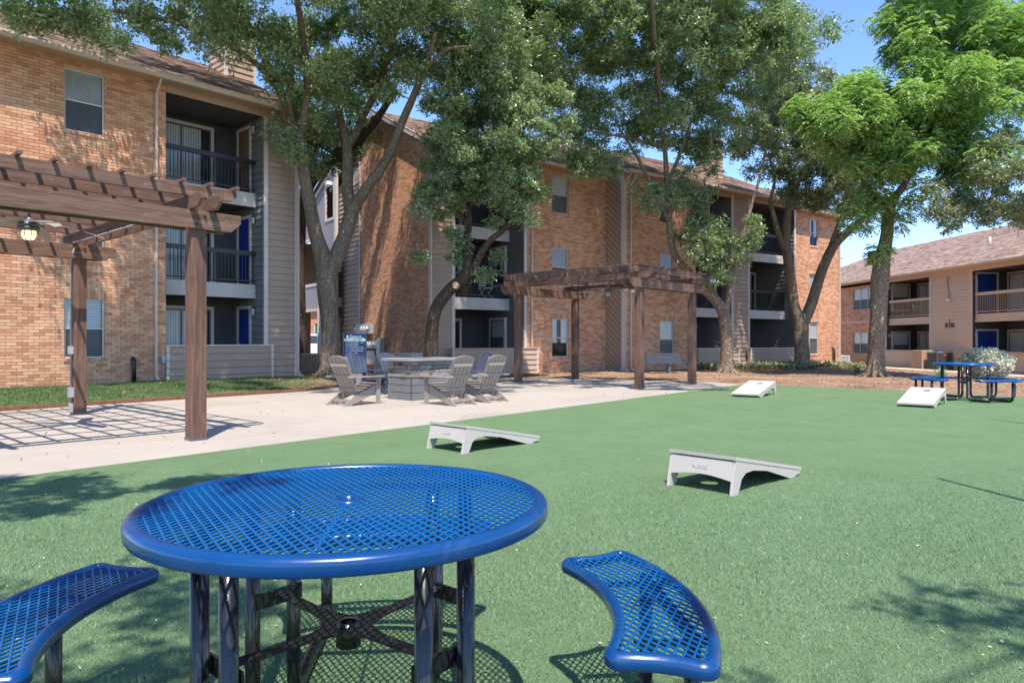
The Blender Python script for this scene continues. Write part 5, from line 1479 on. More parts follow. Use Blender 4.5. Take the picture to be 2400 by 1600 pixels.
p = F2(32.5+6.6, 0.3); ac_unit(p.o[0], p.o[1], .62, .62, .3, 'white air conditioner at the far right corner of the middle block', M['white_metal'])
def b3(s, t): v = F3.pt(s, t); return v.x, v.y
x, y = b3(9.9, -.9); slat_box(x, y, .9, .9, 1.05, .07, 'tan enclosure with dark slats beside the right block half wall', M['soffit'], z=-.3)
x, y = b3(11.0, -.8); ac_unit(x, y, .85, .95, .07, 'dark air conditioner unit with a red badge against the tan siding', M['darksteel'], -.3)
b = MB(); b.box(-.12, .12, -.44, -.43, .78, .83); o = b.build('badge', M['red'], bpy.data.objects['air_conditioner.001'], TR(x, y, -.3, .07))
# balcony things
def pot_plant(x, y, z):
    Mx = TR(x, y, z); root = empty('potted_plant', Mx, 'leafy plant in a terracotta pot on the middle block balcony', 'potted plant')
    b = MB().mat(M['terracotta']); b.lathe([(.001, 0), (.13, 0), (.18, .28), (.2, .28), (.2, .33), (.17, .33), (.16, .30), (.001, .29)], sides=20); b.build('pot', None, root, Mx)
    b = MB().mat(M['palm'])
    for i in range(70):
        a = random.uniform(0, 6.28); L = random.uniform(.35, .75); up = random.uniform(.3, 1.1); pts = []
        for k in range(5):
            t = k/4; pts.append(Vector((math.cos(a)*L*t*math.cos(up)*1.1, math.sin(a)*L*t*math.cos(up)*1.1, .3+L*math.sin(up)*t-.28*t*t)))
        n = Vector((-math.sin(a), math.cos(a), 0))
        for k in range(4):
            w0, w1 = .018*(1-k/4.5), .018*(1-(k+1)/4.5); b.quad(pts[k]-n*w0, pts[k]+n*w0, pts[k+1]+n*w1, pts[k+1]-n*w1)
    b.build('leaves', None, root, Mx)
p = A.pt(2.25, 1.35); pot_plant(p.x, p.y, 2.92)
def folding_chair(Mx, label, mat, cat='chair', group=None):
    root = empty('balcony_chair', Mx, label, cat, group)
    b = MB().mat(mat)
    for s in (-.22, .22):
        l = MB().mat(mat); l.tube([(s, -.22, 0), (s, .14, .44), (s, .24, .88)], .014, 6); l.build('back_frame', None, root, Mx)
        l = MB().mat(mat); l.tube([(s, .22, 0), (s, -.20, .44), (s, -.2, .64), (s, .18, .64)], .014, 6); l.build('leg', None, root, Mx)
    b = MB().mat(mat); b.box(-.22, .22, -.2, .18, .42, .45); b.build('seat', None, root, Mx)
    b = MB().mat(mat); 
    for i in range(4): b.box(-.22, .22, .15+.025*i, .165+.025*i, .50+.1*i, .57+.1*i)
    b.build('backrest', None, root, Mx)
    return root
p = A.pt(3.35, 1.5); folding_chair(TR(p.x, p.y, 2.92, A.a+.3), 'white metal chair on the middle block balcony beside the potted plant', M['white_metal'])
def plastic_chair(Mx, label):
    root = empty('plastic_chair', Mx, label, 'chair', 'cream plastic chairs on the right block balcony')
    mt_ = M['cream_plastic']
    for (x, y) in ((-.22, -.2), (.22, -.2), (-.2, .22), (.2, .22)):
        l = MB().mat(mt_); l.tube([(x*1.12, y*1.12, 0), (x, y, .42)], [.018, .028], 6); l.build('leg', None, root, Mx)
    b = MB().mat(mt_); b.prism([(-.25, -.24), (.25, -.24), (.22, .24), (-.22, .24)], .41, .44, 'xy'); b.build('seat', None, root, Mx)
    for i in range(5):
        x = -.17+.085*i; b = MB().mat(mt_); b.bar((x, .23, .46), (x*1.15, .32, .80), .045, .015, (0, 1, 0)); b.build('back_slat', None, root, Mx)
    b = MB().mat(mt_); b.tube([(-.25, .2, .60), (-.23, .31, .80), (-.1, .34, .87), (.1, .34, .87), (.23, .31, .80), (.25, .2, .60)], .024, 6)
    for s in (-1, 1): b.tube([(s*.24, -.22, .42), (s*.27, -.2, .62), (s*.26, .25, .64)], .022, 6)
    b.build('arm_frame', None, root, Mx)
    return root
v = F3.pt(7.1, .7); k1 = plastic_chair(TR(v.x, v.y, -.3+2.95, .9), 'cream plastic chair on the right block balcony, nearer the window')
v = F3.pt(8.3, .7); k2 = copy_tree(k1, TR(v.x, v.y, -.3+2.95, 2.6)); k2['label'] = 'cream plastic chair on the right block balcony, nearer the tan siding panel'

# timber edging between lawn and patio
b = MB().mat(M['edging'])
e_pts = [(-24.6,-7.3), (-9.0,12.4), (-5.06,17.4), (-4.6,19.0), (-3.2,20.3)]
er = empty('landscape_edging', TR(-9, 12.4), 'low brown timber edging between the lawn strip and the patio', 'edging')
for i in range(len(e_pts)-1):
    a, c = Vector((*e_pts[i], .02)), Vector((*e_pts[i+1], .02)); L = (c-a).length; n = max(1, int(L/2.4)); nv_ = Vector((-(c-a).y, (c-a).x, 0)).normalized()*.05
    for k in range(n):
        q = MB().mat(M['edging']); q.bar(a+(c-a)*k/n+nv_, a+(c-a)*((k+1)/n-.004)+nv_, .07, .10); q.build('timber', None, er, TR(0, 0))
# pale walk before the right block
b = MB(); b.prism([F3.pt(-6, -1.6)[:2], F3.pt(22, -1.6)[:2], F3.pt(22, -2.9)[:2], F3.pt(-6, -2.9)[:2]][::-1], -.40, -.255, 'xy'); b.build('footpath', M['concrete_path'], kind='structure')
# slim poles just outside the frame: their shadows lie on the turf
for (x, y, h_, l) in ((4.02, 4.72, 3.05, 'slim dark pole standing on the turf right of the picture, nearer the camera'), (7.75, 9.6, 2.9, 'slim dark pole standing on the turf right of the picture, farther off')):
    Mx = TR(x, y, .014); r_ = empty('light_pole', Mx, l, 'pole'); b = MB().mat(M['blackmetal']); b.tube([(0, 0, 0), (0, 0, h_)], [.03, .02], 10); b.build('shaft', None, r_, Mx)
    b = MB().mat(M['blackmetal']); b.lathe([(.001, 0), (.12, 0), (.12, .02), (.04, .03), (.035, .06)], sides=16); b.build('foot', None, r_, Mx)

# ---------------------------------------------------------------- beyond the breezeway: car, low building, wires
CM = TR(-13.6, 46.5, .0, math.radians(8))
car = empty('parked_car', CM, 'white car seen through the ground opening of the stair tower', 'car')
body = [(-2.3,.35), (-2.35,.75), (-2.2,1.0), (-1.5,1.08), (-.75,1.62), (-.5,1.70), (1.4,1.70), (1.75,1.6), (2.2,1.05), (2.3,.8), (2.3,.35), (1.9,.3), (1.75,.62), (1.4,.75), (1.05,.62), (.9,.3), (-.95,.3), (-1.1,.62), (-1.45,.75), (-1.8,.62), (-1.95,.3)]
b = MB().mat(M['carwhite']); b.prism(body, -.88, .88, 'xz'); b.build('body', None, car, CM, bevel=.05)
b = MB().mat(M['carglass'])
for s in (-.885, .875):
    b.prism([(-1.25,1.1), (-.7,1.55), (-.1,1.60), (-.1,1.1)], s, s+.01, 'xz'); b.prism([(.0,1.1), (.0,1.60), (1.0,1.60), (1.05,1.1)], s, s+.01, 'xz'); b.prism([(1.15,1.1), (1.1,1.6), (1.5,1.58), (1.9,1.12)], s, s+.01, 'xz')
b.build('side_window', None, car, CM)
for x in (-1.45, 1.4):
    for s in (-1, 1):
        w_ = MB().mat(M['rubber']); w_.tube([(x, s*.70, .34), (x, s*.90, .34)], .34, 20); wo_ = w_.build('wheel', None, car, CM)
        w_ = MB().mat(M['alu']); w_.tube([(x, s*.895, .34), (x, s*.91, .34)], .21, 14); w_.build('rim', None, wo_, CM)
b = MB().mat(M['carwhite'])
for s in (-1, 1): b.box(-1.0, -.82, s*.88 if s > 0 else -1.06, 1.06 if s > 0 else -.88, 1.05, 1.22)
b.build('mirror', None, car, CM)
BF = Fr(-27, 56, (1, .05)); far = empty('distant_building', BF.M, 'low brick building with teal curtained windows behind the parked car', 'building')
wx = [(3.0+2.7*i, 4.2+2.7*i, 1.0, 2.7) for i in range(8)]
b = MB().mat(M['farbrick']); cur = 0
for (a, c, d, e) in wx: b.box(cur, a, 0, .3, 0, 4.2); b.box(a, c, 0, .3, 0, d); b.box(a, c, 0, .3, e, 4.2); cur = c
b.box(cur, 26, 0, .3, 0, 4.2); b.box(0, 26, 6, 6.3, 0, 4.2); b.box(0, .3, .3, 6, 0, 4.2); b.box(25.7, 26, .3, 6, 0, 4.2); b.build('wall', None, far, BF.M)
for (a, c, d, e) in wx:
    b = MB().mat(M['trim']); b.box(a, a+.08, .05, .1, d, e); b.box(c-.08, c, .05, .1, d, e); b.box(a+.08, c-.08, .05, .1, e-.08, e); b.box(a+.08, c-.08, .05, .1, d, d+.08); w_ = b.build('window', None, far, BF.M)
    b = MB().mat(M['teal']); b.box(a+.08, c-.08, .12, .14, d+.08, e-.08); b.build('curtain', None, w_, BF.M)
b = MB().mat(M['shingle']); b.prism([(-.6, 4.2), (6.9, 4.2), (3.15, 5.5)], -.5, 26.5, 'yz'); b.build('roof', None, far, BF.M)
b = MB().mat(M['blackmetal']); 
for z_ in (7.4, 7.9): b.tube([(-40, 60, z_+.6), (-20, 60, z_), (0, 60, z_+.4)], .025, 4)
o = b.build('power_lines'); tag(o, 'thin dark overhead wires crossing the sky beyond the stair tower', 'power line')
# ================================================================== TREES
def smooth_path(pts, rad, sub=5):
    out = []; ro = []
    P = [Vector(p) for p in pts]; n = len(P)
    for i in range(n-1):
        p0 = P[max(i-1, 0)]; p1 = P[i]; p2 = P[i+1]; p3 = P[min(i+2, n-1)]
        for k in range(sub):
            t = k/sub
            out.append(.5*((2*p1)+(p2-p0)*t+(2*p0-5*p1+4*p2-p3)*t*t+(3*p1-p0-3*p2+p3)*t**3)); ro.append(rad[i]*(1-t)+rad[i+1]*t)
    out.append(P[-1]); ro.append(rad[-1]); return out, ro

def leaf_cloud(centres, radii, n_per, size, aspect, seed, flat=.75, up=.35, hang=0.0):
    r = np.random.default_rng(seed); C = np.repeat(centres, n_per, 0); R = np.repeat(radii, n_per)
    n = len(C); d = r.normal(0, 1, (n, 3)); d /= np.linalg.norm(d, axis=1)[:, None]
    rad = R*r.uniform(0, 1, n)**.45*r.uniform(.75, 1.15, n)
    off = d*rad[:, None]; off[:, 2] *= flat; P = C+off; P[:, 2] -= hang*r.uniform(0, 1, n)**2*R
    # leaves grow in small sprays: pull groups of eight toward a common twig
    g = n//8*8; tw = P[:g].reshape(-1, 8, 3); base = tw[:, :1]; P[:g] = (base+(tw-base)*.22).reshape(-1, 3)
    a = r.normal(0, 1, (n, 3)); od = off/np.maximum(np.linalg.norm(off, axis=1)[:, None], 1e-6); a = a*.8+od*.7; a[:, 2] -= .25
    a /= np.linalg.norm(a, axis=1)[:, None]
    nn = r.normal(0, 1, (n, 3)); nn[:, 2] += up*2; nn -= a*(nn*a).sum(1)[:, None]; nn /= np.maximum(np.linalg.norm(nn, axis=1)[:, None], 1e-6)
    b = np.cross(nn, a); s = size*r.uniform(.6, 1.3, n)
    v = np.stack([P-a*s[:, None]/2, P+b*(s*aspect/2)[:, None]+nn*(s*.06)[:, None], P+a*s[:, None]/2, P-b*(s*aspect/2)[:, None]+nn*(s*.06)[:, None]], 1)
    return v.reshape(-1, 3)

def frond_cloud(centres, radii, n_per, seed, L=.24, leaflet=.105):
    r = np.random.default_rng(seed); C = np.repeat(centres, n_per, 0); R = np.repeat(radii, n_per); n = len(C)
    d = r.normal(0, 1, (n, 3)); d /= np.linalg.norm(d, axis=1)[:, None]; off = d*(R*r.uniform(0, 1, n)**.4)[:, None]; off[:, 2] *= .75; P = C+off
    a = d*.7+r.normal(0, .7, (n, 3)); a[:, 2] = a[:, 2]*.6+.1; a /= np.linalg.norm(a, axis=1)[:, None]
    side = np.cross(a, np.array([0, 0, 1.0])); side /= np.maximum(np.linalg.norm(side, axis=1)[:, None], 1e-6)
    out = []; m = 4
    for i in range(m):
        for sgn in (-1, 1):
            t = (i+.6)/m; q = P+a*(L*t); q[:, 2] -= L*.55*t*t
            ld = side*sgn*.85+a*.55; ld[:, 2] -= .25+.35*t; ld /= np.linalg.norm(ld, axis=1)[:, None]
            nn = np.cross(ld, a); nn /= np.maximum(np.linalg.norm(nn, axis=1)[:, None], 1e-6); wv = np.cross(nn, ld)
            s = leaflet*r.uniform(.75, 1.25, n)*(1.1-.4*abs(t-.5))
            out.append(np.stack([q, q+ld*(s*.45)[:, None]+wv*(s*.23)[:, None], q+ld*s[:, None]-np.array([0, 0, .12])*s[:, None], q+ld*(s*.45)[:, None]-wv*(s*.23)[:, None]], 1))
    return np.concatenate(out, 0).reshape(-1, 3)

def ellipsoid_clusters(ells, n, seed, shell=.5):
    r = np.random.default_rng(seed); w = np.array([(e[1][0]*e[1][1]*e[1][2])**(2/3.) for e in ells]); w /= w.sum(); out = []
    for e, k in zip(ells, (w*n).astype(int)+1):
        c, (rx, ry, rz) = e[0], e[1]
        d = r.normal(0, 1, (k, 3)); d /= np.linalg.norm(d, axis=1)[:, None]
        f = shell+(1-shell)*r.uniform(0, 1, k)**.6
        out.append(np.array(c)+d*f[:, None]*np.array([rx, ry, rz]))
    return np.concatenate(out, 0)

def tree(name, base, limbs, ells, ncl, crad, n_per, size, label, bark, leaf, seed, group='shade trees of the courtyard', frond=False, aspect=.42, shell=.5, tw=True, flat=.75, flare=True, hang=0.0, extra=None, cat='tree', lumps=.05, rs=1.0, hide=None):
    """limbs: lists of (x, y, z, r); twigs join every leaf cluster to the nearest limb"""
    root = empty(name, TR(base[0], base[1], base[2]), label, cat, group)
    mb = MB().mat(bark); samp = []
    for li, lb in enumerate(limbs):
        pts, rad = smooth_path([l[:3] for l in lb], [l[3]*rs for l in lb], 6)
        if li == 0 and flare:
            pass
        mb.tube(pts, rad, 14 if rad[0] > .12 else 9, lumpy=lumps)
        k0 = len(pts)//3 if li == 0 else 0
        samp += [(p, r) for p, r in zip(pts[k0:], rad[k0:])]
    if flare:
        b0 = Vector(base); r0 = limbs[0][1][3]*rs; rr = random.Random(seed)
        for k in range(9):
            a = k*.7+rr.uniform(-.2, .2); L = r0*rr.uniform(1.7, 2.7); c_, s_ = math.cos(a), math.sin(a)
            pp, rd = smooth_path([b0+Vector((c_*r0*.55, s_*r0*.55, r0*3.2)), b0+Vector((c_*r0*.72, s_*r0*.72, r0*1.4)), b0+Vector((c_*r0*1.1, s_*r0*1.1, r0*.4)), b0+Vector((c_*L, s_*L, -.05))], [r0*.22, r0*.34, r0*.30, r0*.08], 4)
            mb.tube(pp, rd, 8)
    trunk = mb.build('trunk', None, root, TR(0, 0))
    cl = ellipsoid_clusters(ells, ncl, seed, shell)
    if extra is not None: cl = np.concatenate([cl, np.array(extra)], 0)
    S = np.array([tuple(p) for p, r in samp]); rr = random.Random(seed+1)
    if tw:
        # branches grow outward: nearest cluster first, later ones fork off earlier branches
        tb = MB().mat(bark); SR = np.array([r for p, r in samp])
        d0 = np.array([np.sqrt(((S-c)**2).sum(1)).min() for c in cl]); order = np.argsort(d0)
        NP = S.copy(); NR = SR.copy(); buf = []; bufr = []
        for ci in order:
            c = cl[ci]
            if len(buf) > 24: NP = np.concatenate([NP, np.array(buf)]); NR = np.concatenate([NR, np.array(bufr)]); buf = []; bufr = []
            dd = ((NP-c)**2).sum(1)+np.maximum(0, NP[:, 2]-c[2])*1.2; i = int(dd.argmin()); p = Vector(NP[i]); q = Vector(c); L = (q-p).length
            if L < .25: continue
            mid = p.lerp(q, .5)+Vector((rr.uniform(-.18, .18), rr.uniform(-.18, .18), rr.uniform(-.02, .16)))*L
            r0 = min(NR[i]*.75, .010+.014*L)
            pp, rd = smooth_path([p, mid, q], [r0, r0*.7, max(.006, r0*.4)], 3); tb.tube(pp, rd, 5, cap=False)
            for a_, b_ in zip(pp[1:], rd[1:]): buf.append(tuple(a_)); bufr.append(b_)
            for k in range(4):
                v = Vector((rr.uniform(-1, 1), rr.uniform(-1, 1), rr.uniform(-.6, .8)))*crad*.85; m_ = p.lerp(q, rr.uniform(.6, .95)); tb.tube([m_, m_+v*.5+Vector((0, 0, .05)), m_+v], [.008, .005, .003], 3, cap=False)
        tb.build('branches', None, root, TR(0, 0))
    R_ = np.random.default_rng(seed+2).uniform(.65, 1.25, len(cl))*crad
    v = frond_cloud(cl, R_, n_per, seed+3) if frond else leaf_cloud(cl, R_, n_per, size, aspect, seed+3, flat, hang=hang)
    o = mesh_np('crown', v, 4, leaf, None, root)
    return root

def L_(*pts): return [(*W(px, py, Y), r) for (px, py, Y, r) in pts]
def E_(px, py, Y, rx, rz, ry=None): return (tuple(W(px, py, Y)), (rx, ry or rx, rz))
def g0(px, py, Y): p = W(px, py, Y); return (p.x, p.y, gz(p.x, p.y)-.02)

rb = random.Random(77)
OVER1 = [(rb.uniform(-7.0, -.2), rb.uniform(11.0, 15.2), rb.uniform(11.6, 12.8)) for _ in range(58)]
OVER3 = [(rb.uniform(0.2, 6.5), rb.uniform(11.4, 17.5), rb.uniform(11.8, 13.0)) for _ in range(64)]+[(rb.uniform(-1.5, 11.5), rb.uniform(22.5, 26.5), rb.uniform(11.8, 13.2)) for _ in range(44)]
# T1 the big oak left of the gable
b = g0(778, 885, 21.8)
tree('oak_tree', b, [
    [(b[0], b[1], b[2]-.1, .42)]+L_((776,858,21.8,.40), (776,800,21.8,.36), (772,740,21.8,.345), (766,680,21.8,.36), (764,635,21.8,.40), (755,600,21.7,.33), (742,555,21.6,.27), (730,500,21.5,.245), (716,430,21.3,.22), (705,360,21.1,.205), (690,300,20.9,.19), (668,240,20.5,.165), (640,185,20,.14), (612,120,19.4,.11), (580,50,18.7,.08), (540,-30,18,.05)),
    L_((768,650,21.8,.30), (785,610,21.8,.30), (806,560,21.9,.28), (822,505,21.9,.26), (835,480,21.9,.22), (860,440,21.7,.19), (890,400,21.5,.18), (920,345,21.2,.165), (945,280,20.9,.145), (965,235,20.6,.13), (985,190,20.3,.12), (1000,150,20,.10), (1020,80,19.5,.07)),
    L_((822,505,21.9,.24), (815,450,22,.22), (815,390,22.1,.20), (812,335,22.2,.18), (795,270,22.1,.14), (783,215,22,.12), (770,150,21.8,.09), (765,80,21.5,.06)),
    L_((812,345,22.2,.16), (835,310,22.2,.15), (855,265,22.1,.135), (882,215,22,.12), (900,160,21.8,.10), (892,90,21.5,.08), (885,20,21,.05)),
    L_((690,300,20.9,.12), (678,250,20.4,.10), (680,200,20,.08), (690,120,19.5,.05)),
    L_((640,185,20,.12), (600,150,19,.09), (540,110,18,.07), (430,60,16.8,.055), (300,30,15.8,.04), (120,20,14.8,.03)),
    L_((1000,160,20,.08), (1040,120,19.6,.06), (1090,110,19.2,.04)), L_((700,330,21,.14), (720,200,20,.12), (700,20,18.5,.10), (650,-200,16.5,.08), (560,-420,14,.06), (450,-600,12.5,.04)), L_((885,215,22,.10), (930,60,20.5,.09), (960,-150,18.5,.075), (980,-400,16,.06), (1000,-620,13.5,.045), (1020,-700,12.2,.03))],
    [E_(700,-90,19.5,4.6,3.1), E_(480,-60,18,1.8,.8), E_(880,60,20.5,3.0,2.1), E_(1050,60,20.5,2.2,2.2), E_(690,130,19.5,1.3,1.1), E_(630,110,19.3,.8,.7), E_(760,180,21,1.6,1.0), E_(950,70,20.6,1.6,.9), E_(400,-60,16.5,2.4,.9), E_(230,-60,15.5,2.0,.6), E_(60,-50,14.5,1.8,.6), ((-8.6, 14.4, 11.6), (1.7, 1.2, .7)), ((-6.3, 16.6, 11.6), (1.6, 1.5, .8)), ((-3.5, 20, 12.6), (2.4, 2, 1.1)), E_(900,-200,19,4,2.5), E_(740,330,22.6,.9,1.0)],
    400, .68, 560, .11, 'large forked oak between the two brick blocks, its base beside the navy sign', M['bark'], M['leaf'], 21, hang=.25, rs=.82, shell=.35,
    extra=[tuple(W(px, py, Y)) for (px, py, Y) in ((60,40,14.5), (110,45,14.6), (155,40,14.7), (190,50,15), (240,70,15.2), (262,85,15.2), (30,20,14), (330,40,16), (375,75,16.4), (400,100,16.4), (470,80,17), (560,110,18.2), (700,235,21), (722,262,21), (760,290,22), (800,220,21.5), (650,300,20.5), (672,330,20.5), (690,360,20.5))]+OVER1)
# dark limbed oak behind it
b = g0(704, 862, 27.5)
tree('oak_tree', b, [
    [(b[0], b[1], b[2], .34)]+L_((700,760,27.5,.30), (698,640,27.5,.28), (700,540,27.5,.27), (706,480,27.4,.27), (722,440,27.2,.22), (745,405,27,.20), (775,375,26.8,.19), (820,345,26.6,.18), (862,305,26.4,.16), (893,265,26.2,.13), (925,215,26,.10)),
    L_((704,490,27.4,.20), (716,430,27.4,.16), (728,370,27.4,.14), (746,300,27.3,.11), (762,240,27.2,.07))],
    [E_(760,270,27,2.2,1.5), E_(680,330,27.5,1.3,1.4), E_(800,200,26.8,1.4,1.0), E_(790,380,27,1.0,.5), E_(900,225,26,.5,.5)], 90, .7, 520, .105, 'dark limbed oak behind the big forked oak, crossing the stair tower roof', M['bark_dark'], M['leaf_far'], 33)
# T2 leaning oak behind the fire table
b = g0(1012, 846, 22.4)
tree('oak_tree', b, [
    [(b[0], b[1], b[2]-.1, .30)]+L_((1011,820,22.4,.25), (1013,770,22.4,.235), (1022,725,22.4,.23), (1040,695,22.4,.225), (1065,670,22.4,.22), (1088,650,22.4,.225), (1098,620,22.4,.20), (1095,590,22.4,.19), (1095,555,22.4,.15), (1098,520,22.4,.13), (1098,488,22.3,.12), (1115,460,22.2,.10), (1130,430,22,.08), (1140,360,21.8,.06), (1130,290,21.6,.04)),
    L_((1090,650,22.4,.18), (1112,625,22.3,.15), (1130,590,22.2,.13), (1150,563,22.1,.115), (1178,540,22,.105), (1196,520,22,.10), (1206,480,22,.09), (1212,440,22,.08), (1210,390,22,.06)),
    L_((1098,540,22.3,.08), (1078,500,22.1,.06), (1050,460,22,.05), (1020,430,21.8,.04))],
    [E_(1130,300,21.8,2.2,1.9), E_(1090,420,21.8,1.5,1.0), E_(1200,400,22,1.0,1.2), E_(1040,440,21.5,.8,.5), E_(1140,180,22,2.0,1.4), E_(1070,270,22,.8,1.0), E_(1240,270,22,1.3,1.4), E_(1250,460,22.3,.4,.5)],
    230, .55, 560, .10, 'leaning oak with a sawn branch stub behind the stone fire table', M['bark_dark'], M['leaf'], 45, hang=.2, rs=.85, shell=.3,
    extra=[tuple(W(px, py, Y)) for (px, py, Y) in ((1000,475,21.5), (985,490,21.3), (1030,500,21.7), (1060,545,22), (1078,570,22.2), (1072,600,22.3), (1170,600,22.2), (1140,640,22.1), (1210,500,21.8), (1235,510,21.8), (985,600,21.2), (1250,455,22), (1160,520,21.9), (1180,480,21.9), (1100,450,21.6), (1150,460,21.6))])
cn = W(1070, 668, 22.15); mb = MB().mat(M['cutwood']); mb.tube([cn+Vector((.0, .15, 0)), cn+Vector((-.03, -.06, -.01))], .105, 14)
mb.build('sawn_stub', None, bpy.data.objects['oak_tree.002'], TR(0, 0))
# T3 oak in front of the middle block, arching left
b = g0(1703, 872, 27.8)
tree('oak_tree', b, [
    [(b[0], b[1], b[2]-.1, .40)]+L_((1703,845,27.8,.36), (1703,800,27.8,.34), (1700,760,27.8,.34), (1692,725,27.8,.33), (1672,698,27.7,.27), (1650,680,27.6,.25), (1625,650,27.5,.23), (1600,622,27.3,.21), (1578,590,27.1,.20), (1570,540,27,.19), (1568,480,26.8,.17), (1563,420,26.6,.15), (1558,350,26.4,.12), (1550,300,26.2,.10), (1545,220,26,.07)),
    L_((1700,740,27.8,.22), (1708,690,27.8,.17), (1716,640,27.8,.14), (1730,590,27.8,.12), (1745,540,27.7,.11), (1762,480,27.6,.09), (1782,410,27.5,.07), (1795,350,27.4,.05)),
    L_((1675,700,27.7,.20), (1668,660,27.5,.16), (1660,620,27.3,.14), (1655,570,27.2,.11), (1660,500,27,.08), (1650,420,26.9,.06)),
    L_((1568,520,26.9,.14), (1545,470,26.7,.12), (1520,420,26.5,.10), (1500,380,26.2,.08), (1470,330,26,.06), (1440,280,25.8,.05)),
    L_((1563,430,26.6,.11), (1590,370,26.6,.10), (1610,310,26.6,.08), (1640,240,26.6,.06)),
    L_((1550,300,26.2,.13), (1540,150,24,.11), (1520,-60,21.5,.095), (1500,-260,18.5,.08), (1510,-480,15.5,.06), (1540,-620,13.5,.04)), L_((1558,350,26.4,.09), (1500,330,26,.07), (1400,310,25.3,.05), (1330,300,25,.035))],
    [E_(1480,60,26,5.2,3.4,4.2), E_(1625,350,27,.8,.6), E_(1400,40,24.5,3,2.2), E_(1600,30,25,3,2.2), E_(1200,60,24,1.8,2.0), E_(1750,40,26,1.8,1.6), ((1.0, 23.4, 12.6), (3.4, 1.9, .8)), ((6.5, 25.6, 12.8), (3.4, 2.0, .8)), E_(1300,100,25.2,2.6,2.3), E_(1650,170,26.6,3.0,2.2), E_(1420,260,25.8,2.4,1.3), E_(1560,300,26.4,2.3,1.2), E_(1700,300,27,1.6,1.1), E_(1380,370,25.4,1.1,.75), E_(1620,430,26.8,1.0,.8), E_(1640,540,27,.9,.8), E_(1700,570,27,1.1,.7), E_(1740,540,27.2,.8,.6), E_(1790,120,27,1.7,2.0), E_(1500,-150,25,5.0,2.5), E_(1240,200,25,1.6,1.4), E_(1840,60,28,1.1,1.2), E_(1540,470,26.3,.7,.6)],
    740, .68, 380, .125, 'oak with a low arching limb rising over the right end of the far pergola', M['bark_tan'], M['leaf'], 57, hang=.2, rs=.70, shell=.25,
    extra=[tuple(W(px, py, Y)) for (px, py, Y) in ((1590,470,26), (1620,590,26.5), (1650,620,26.6), (1680,640,27), (1740,600,27), (1760,570,27), (1700,650,27.1), (1620,520,26.4), (1500,440,26), (1450,360,25.4), (1400,400,25.2), (1360,400,25), (1340,360,25), (1640,480,26.5), (1660,660,27.2), (1610,400,26.4), (1600,340,27), (1640,370,27), (1670,400,27.2), (1650,320,27), (1690,350,27.2), (1400,330,25.5), (1350,310,25.2), (1440,400,25.8))]+OVER3)
# T4 V-forked oak
b = g0(1880, 864, 31.8)
tree('oak_tree', b, [
    [(b[0], b[1], b[2]-.1, .42)]+L_((1880,840,31.8,.38), (1878,800,31.8,.37), (1876,762,31.8,.40), (1862,720,31.7,.27), (1855,670,31.6,.25), (1848,620,31.5,.23), (1842,570,31.4,.22), (1845,520,31.3,.20), (1852,470,31.2,.16), (1850,400,31,.12), (1840,320,30.8,.08), (1835,240,30.6,.05)),
    L_((1880,765,31.8,.30), (1898,720,31.7,.28), (1915,670,31.6,.26), (1932,620,31.5,.25), (1955,575,31.4,.24), (1985,545,31.3,.20), (2015,520,31.2,.16), (2050,490,31,.12), (2080,450,30.8,.08)),
    L_((1940,600,31.5,.15), (1955,555,31.4,.13), (1975,500,31.3,.10), (1990,430,31.2,.07)),
    L_((1838,585,31.4,.15), (1822,540,31.2,.14), (1812,500,31.1,.12), (1806,470,31,.10), (1815,420,30.9,.07), (1800,360,30.8,.05)),
    L_((1850,480,31.2,.12), (1872,430,31,.09), (1895,370,30.9,.07), (1900,300,30.8,.05))],
    [E_(1850,330,30.8,2.6,1.8), E_(1930,430,31,2.2,1.1), E_(1840,180,30.5,1.7,2.0), E_(1960,300,31,2.2,1.6), E_(2010,480,31,1.2,.7), E_(1900,470,30.6,.9,.5), E_(1900,230,30.8,1.6,1.3), E_(1845,60,30.5,1.2,1.6)],
    270, .70, 520, .12, 'thick oak forked in a V in front of the right end of the middle block', M['bark'], M['leaf_olive'], 69, hang=.2, rs=.86, shell=.3)
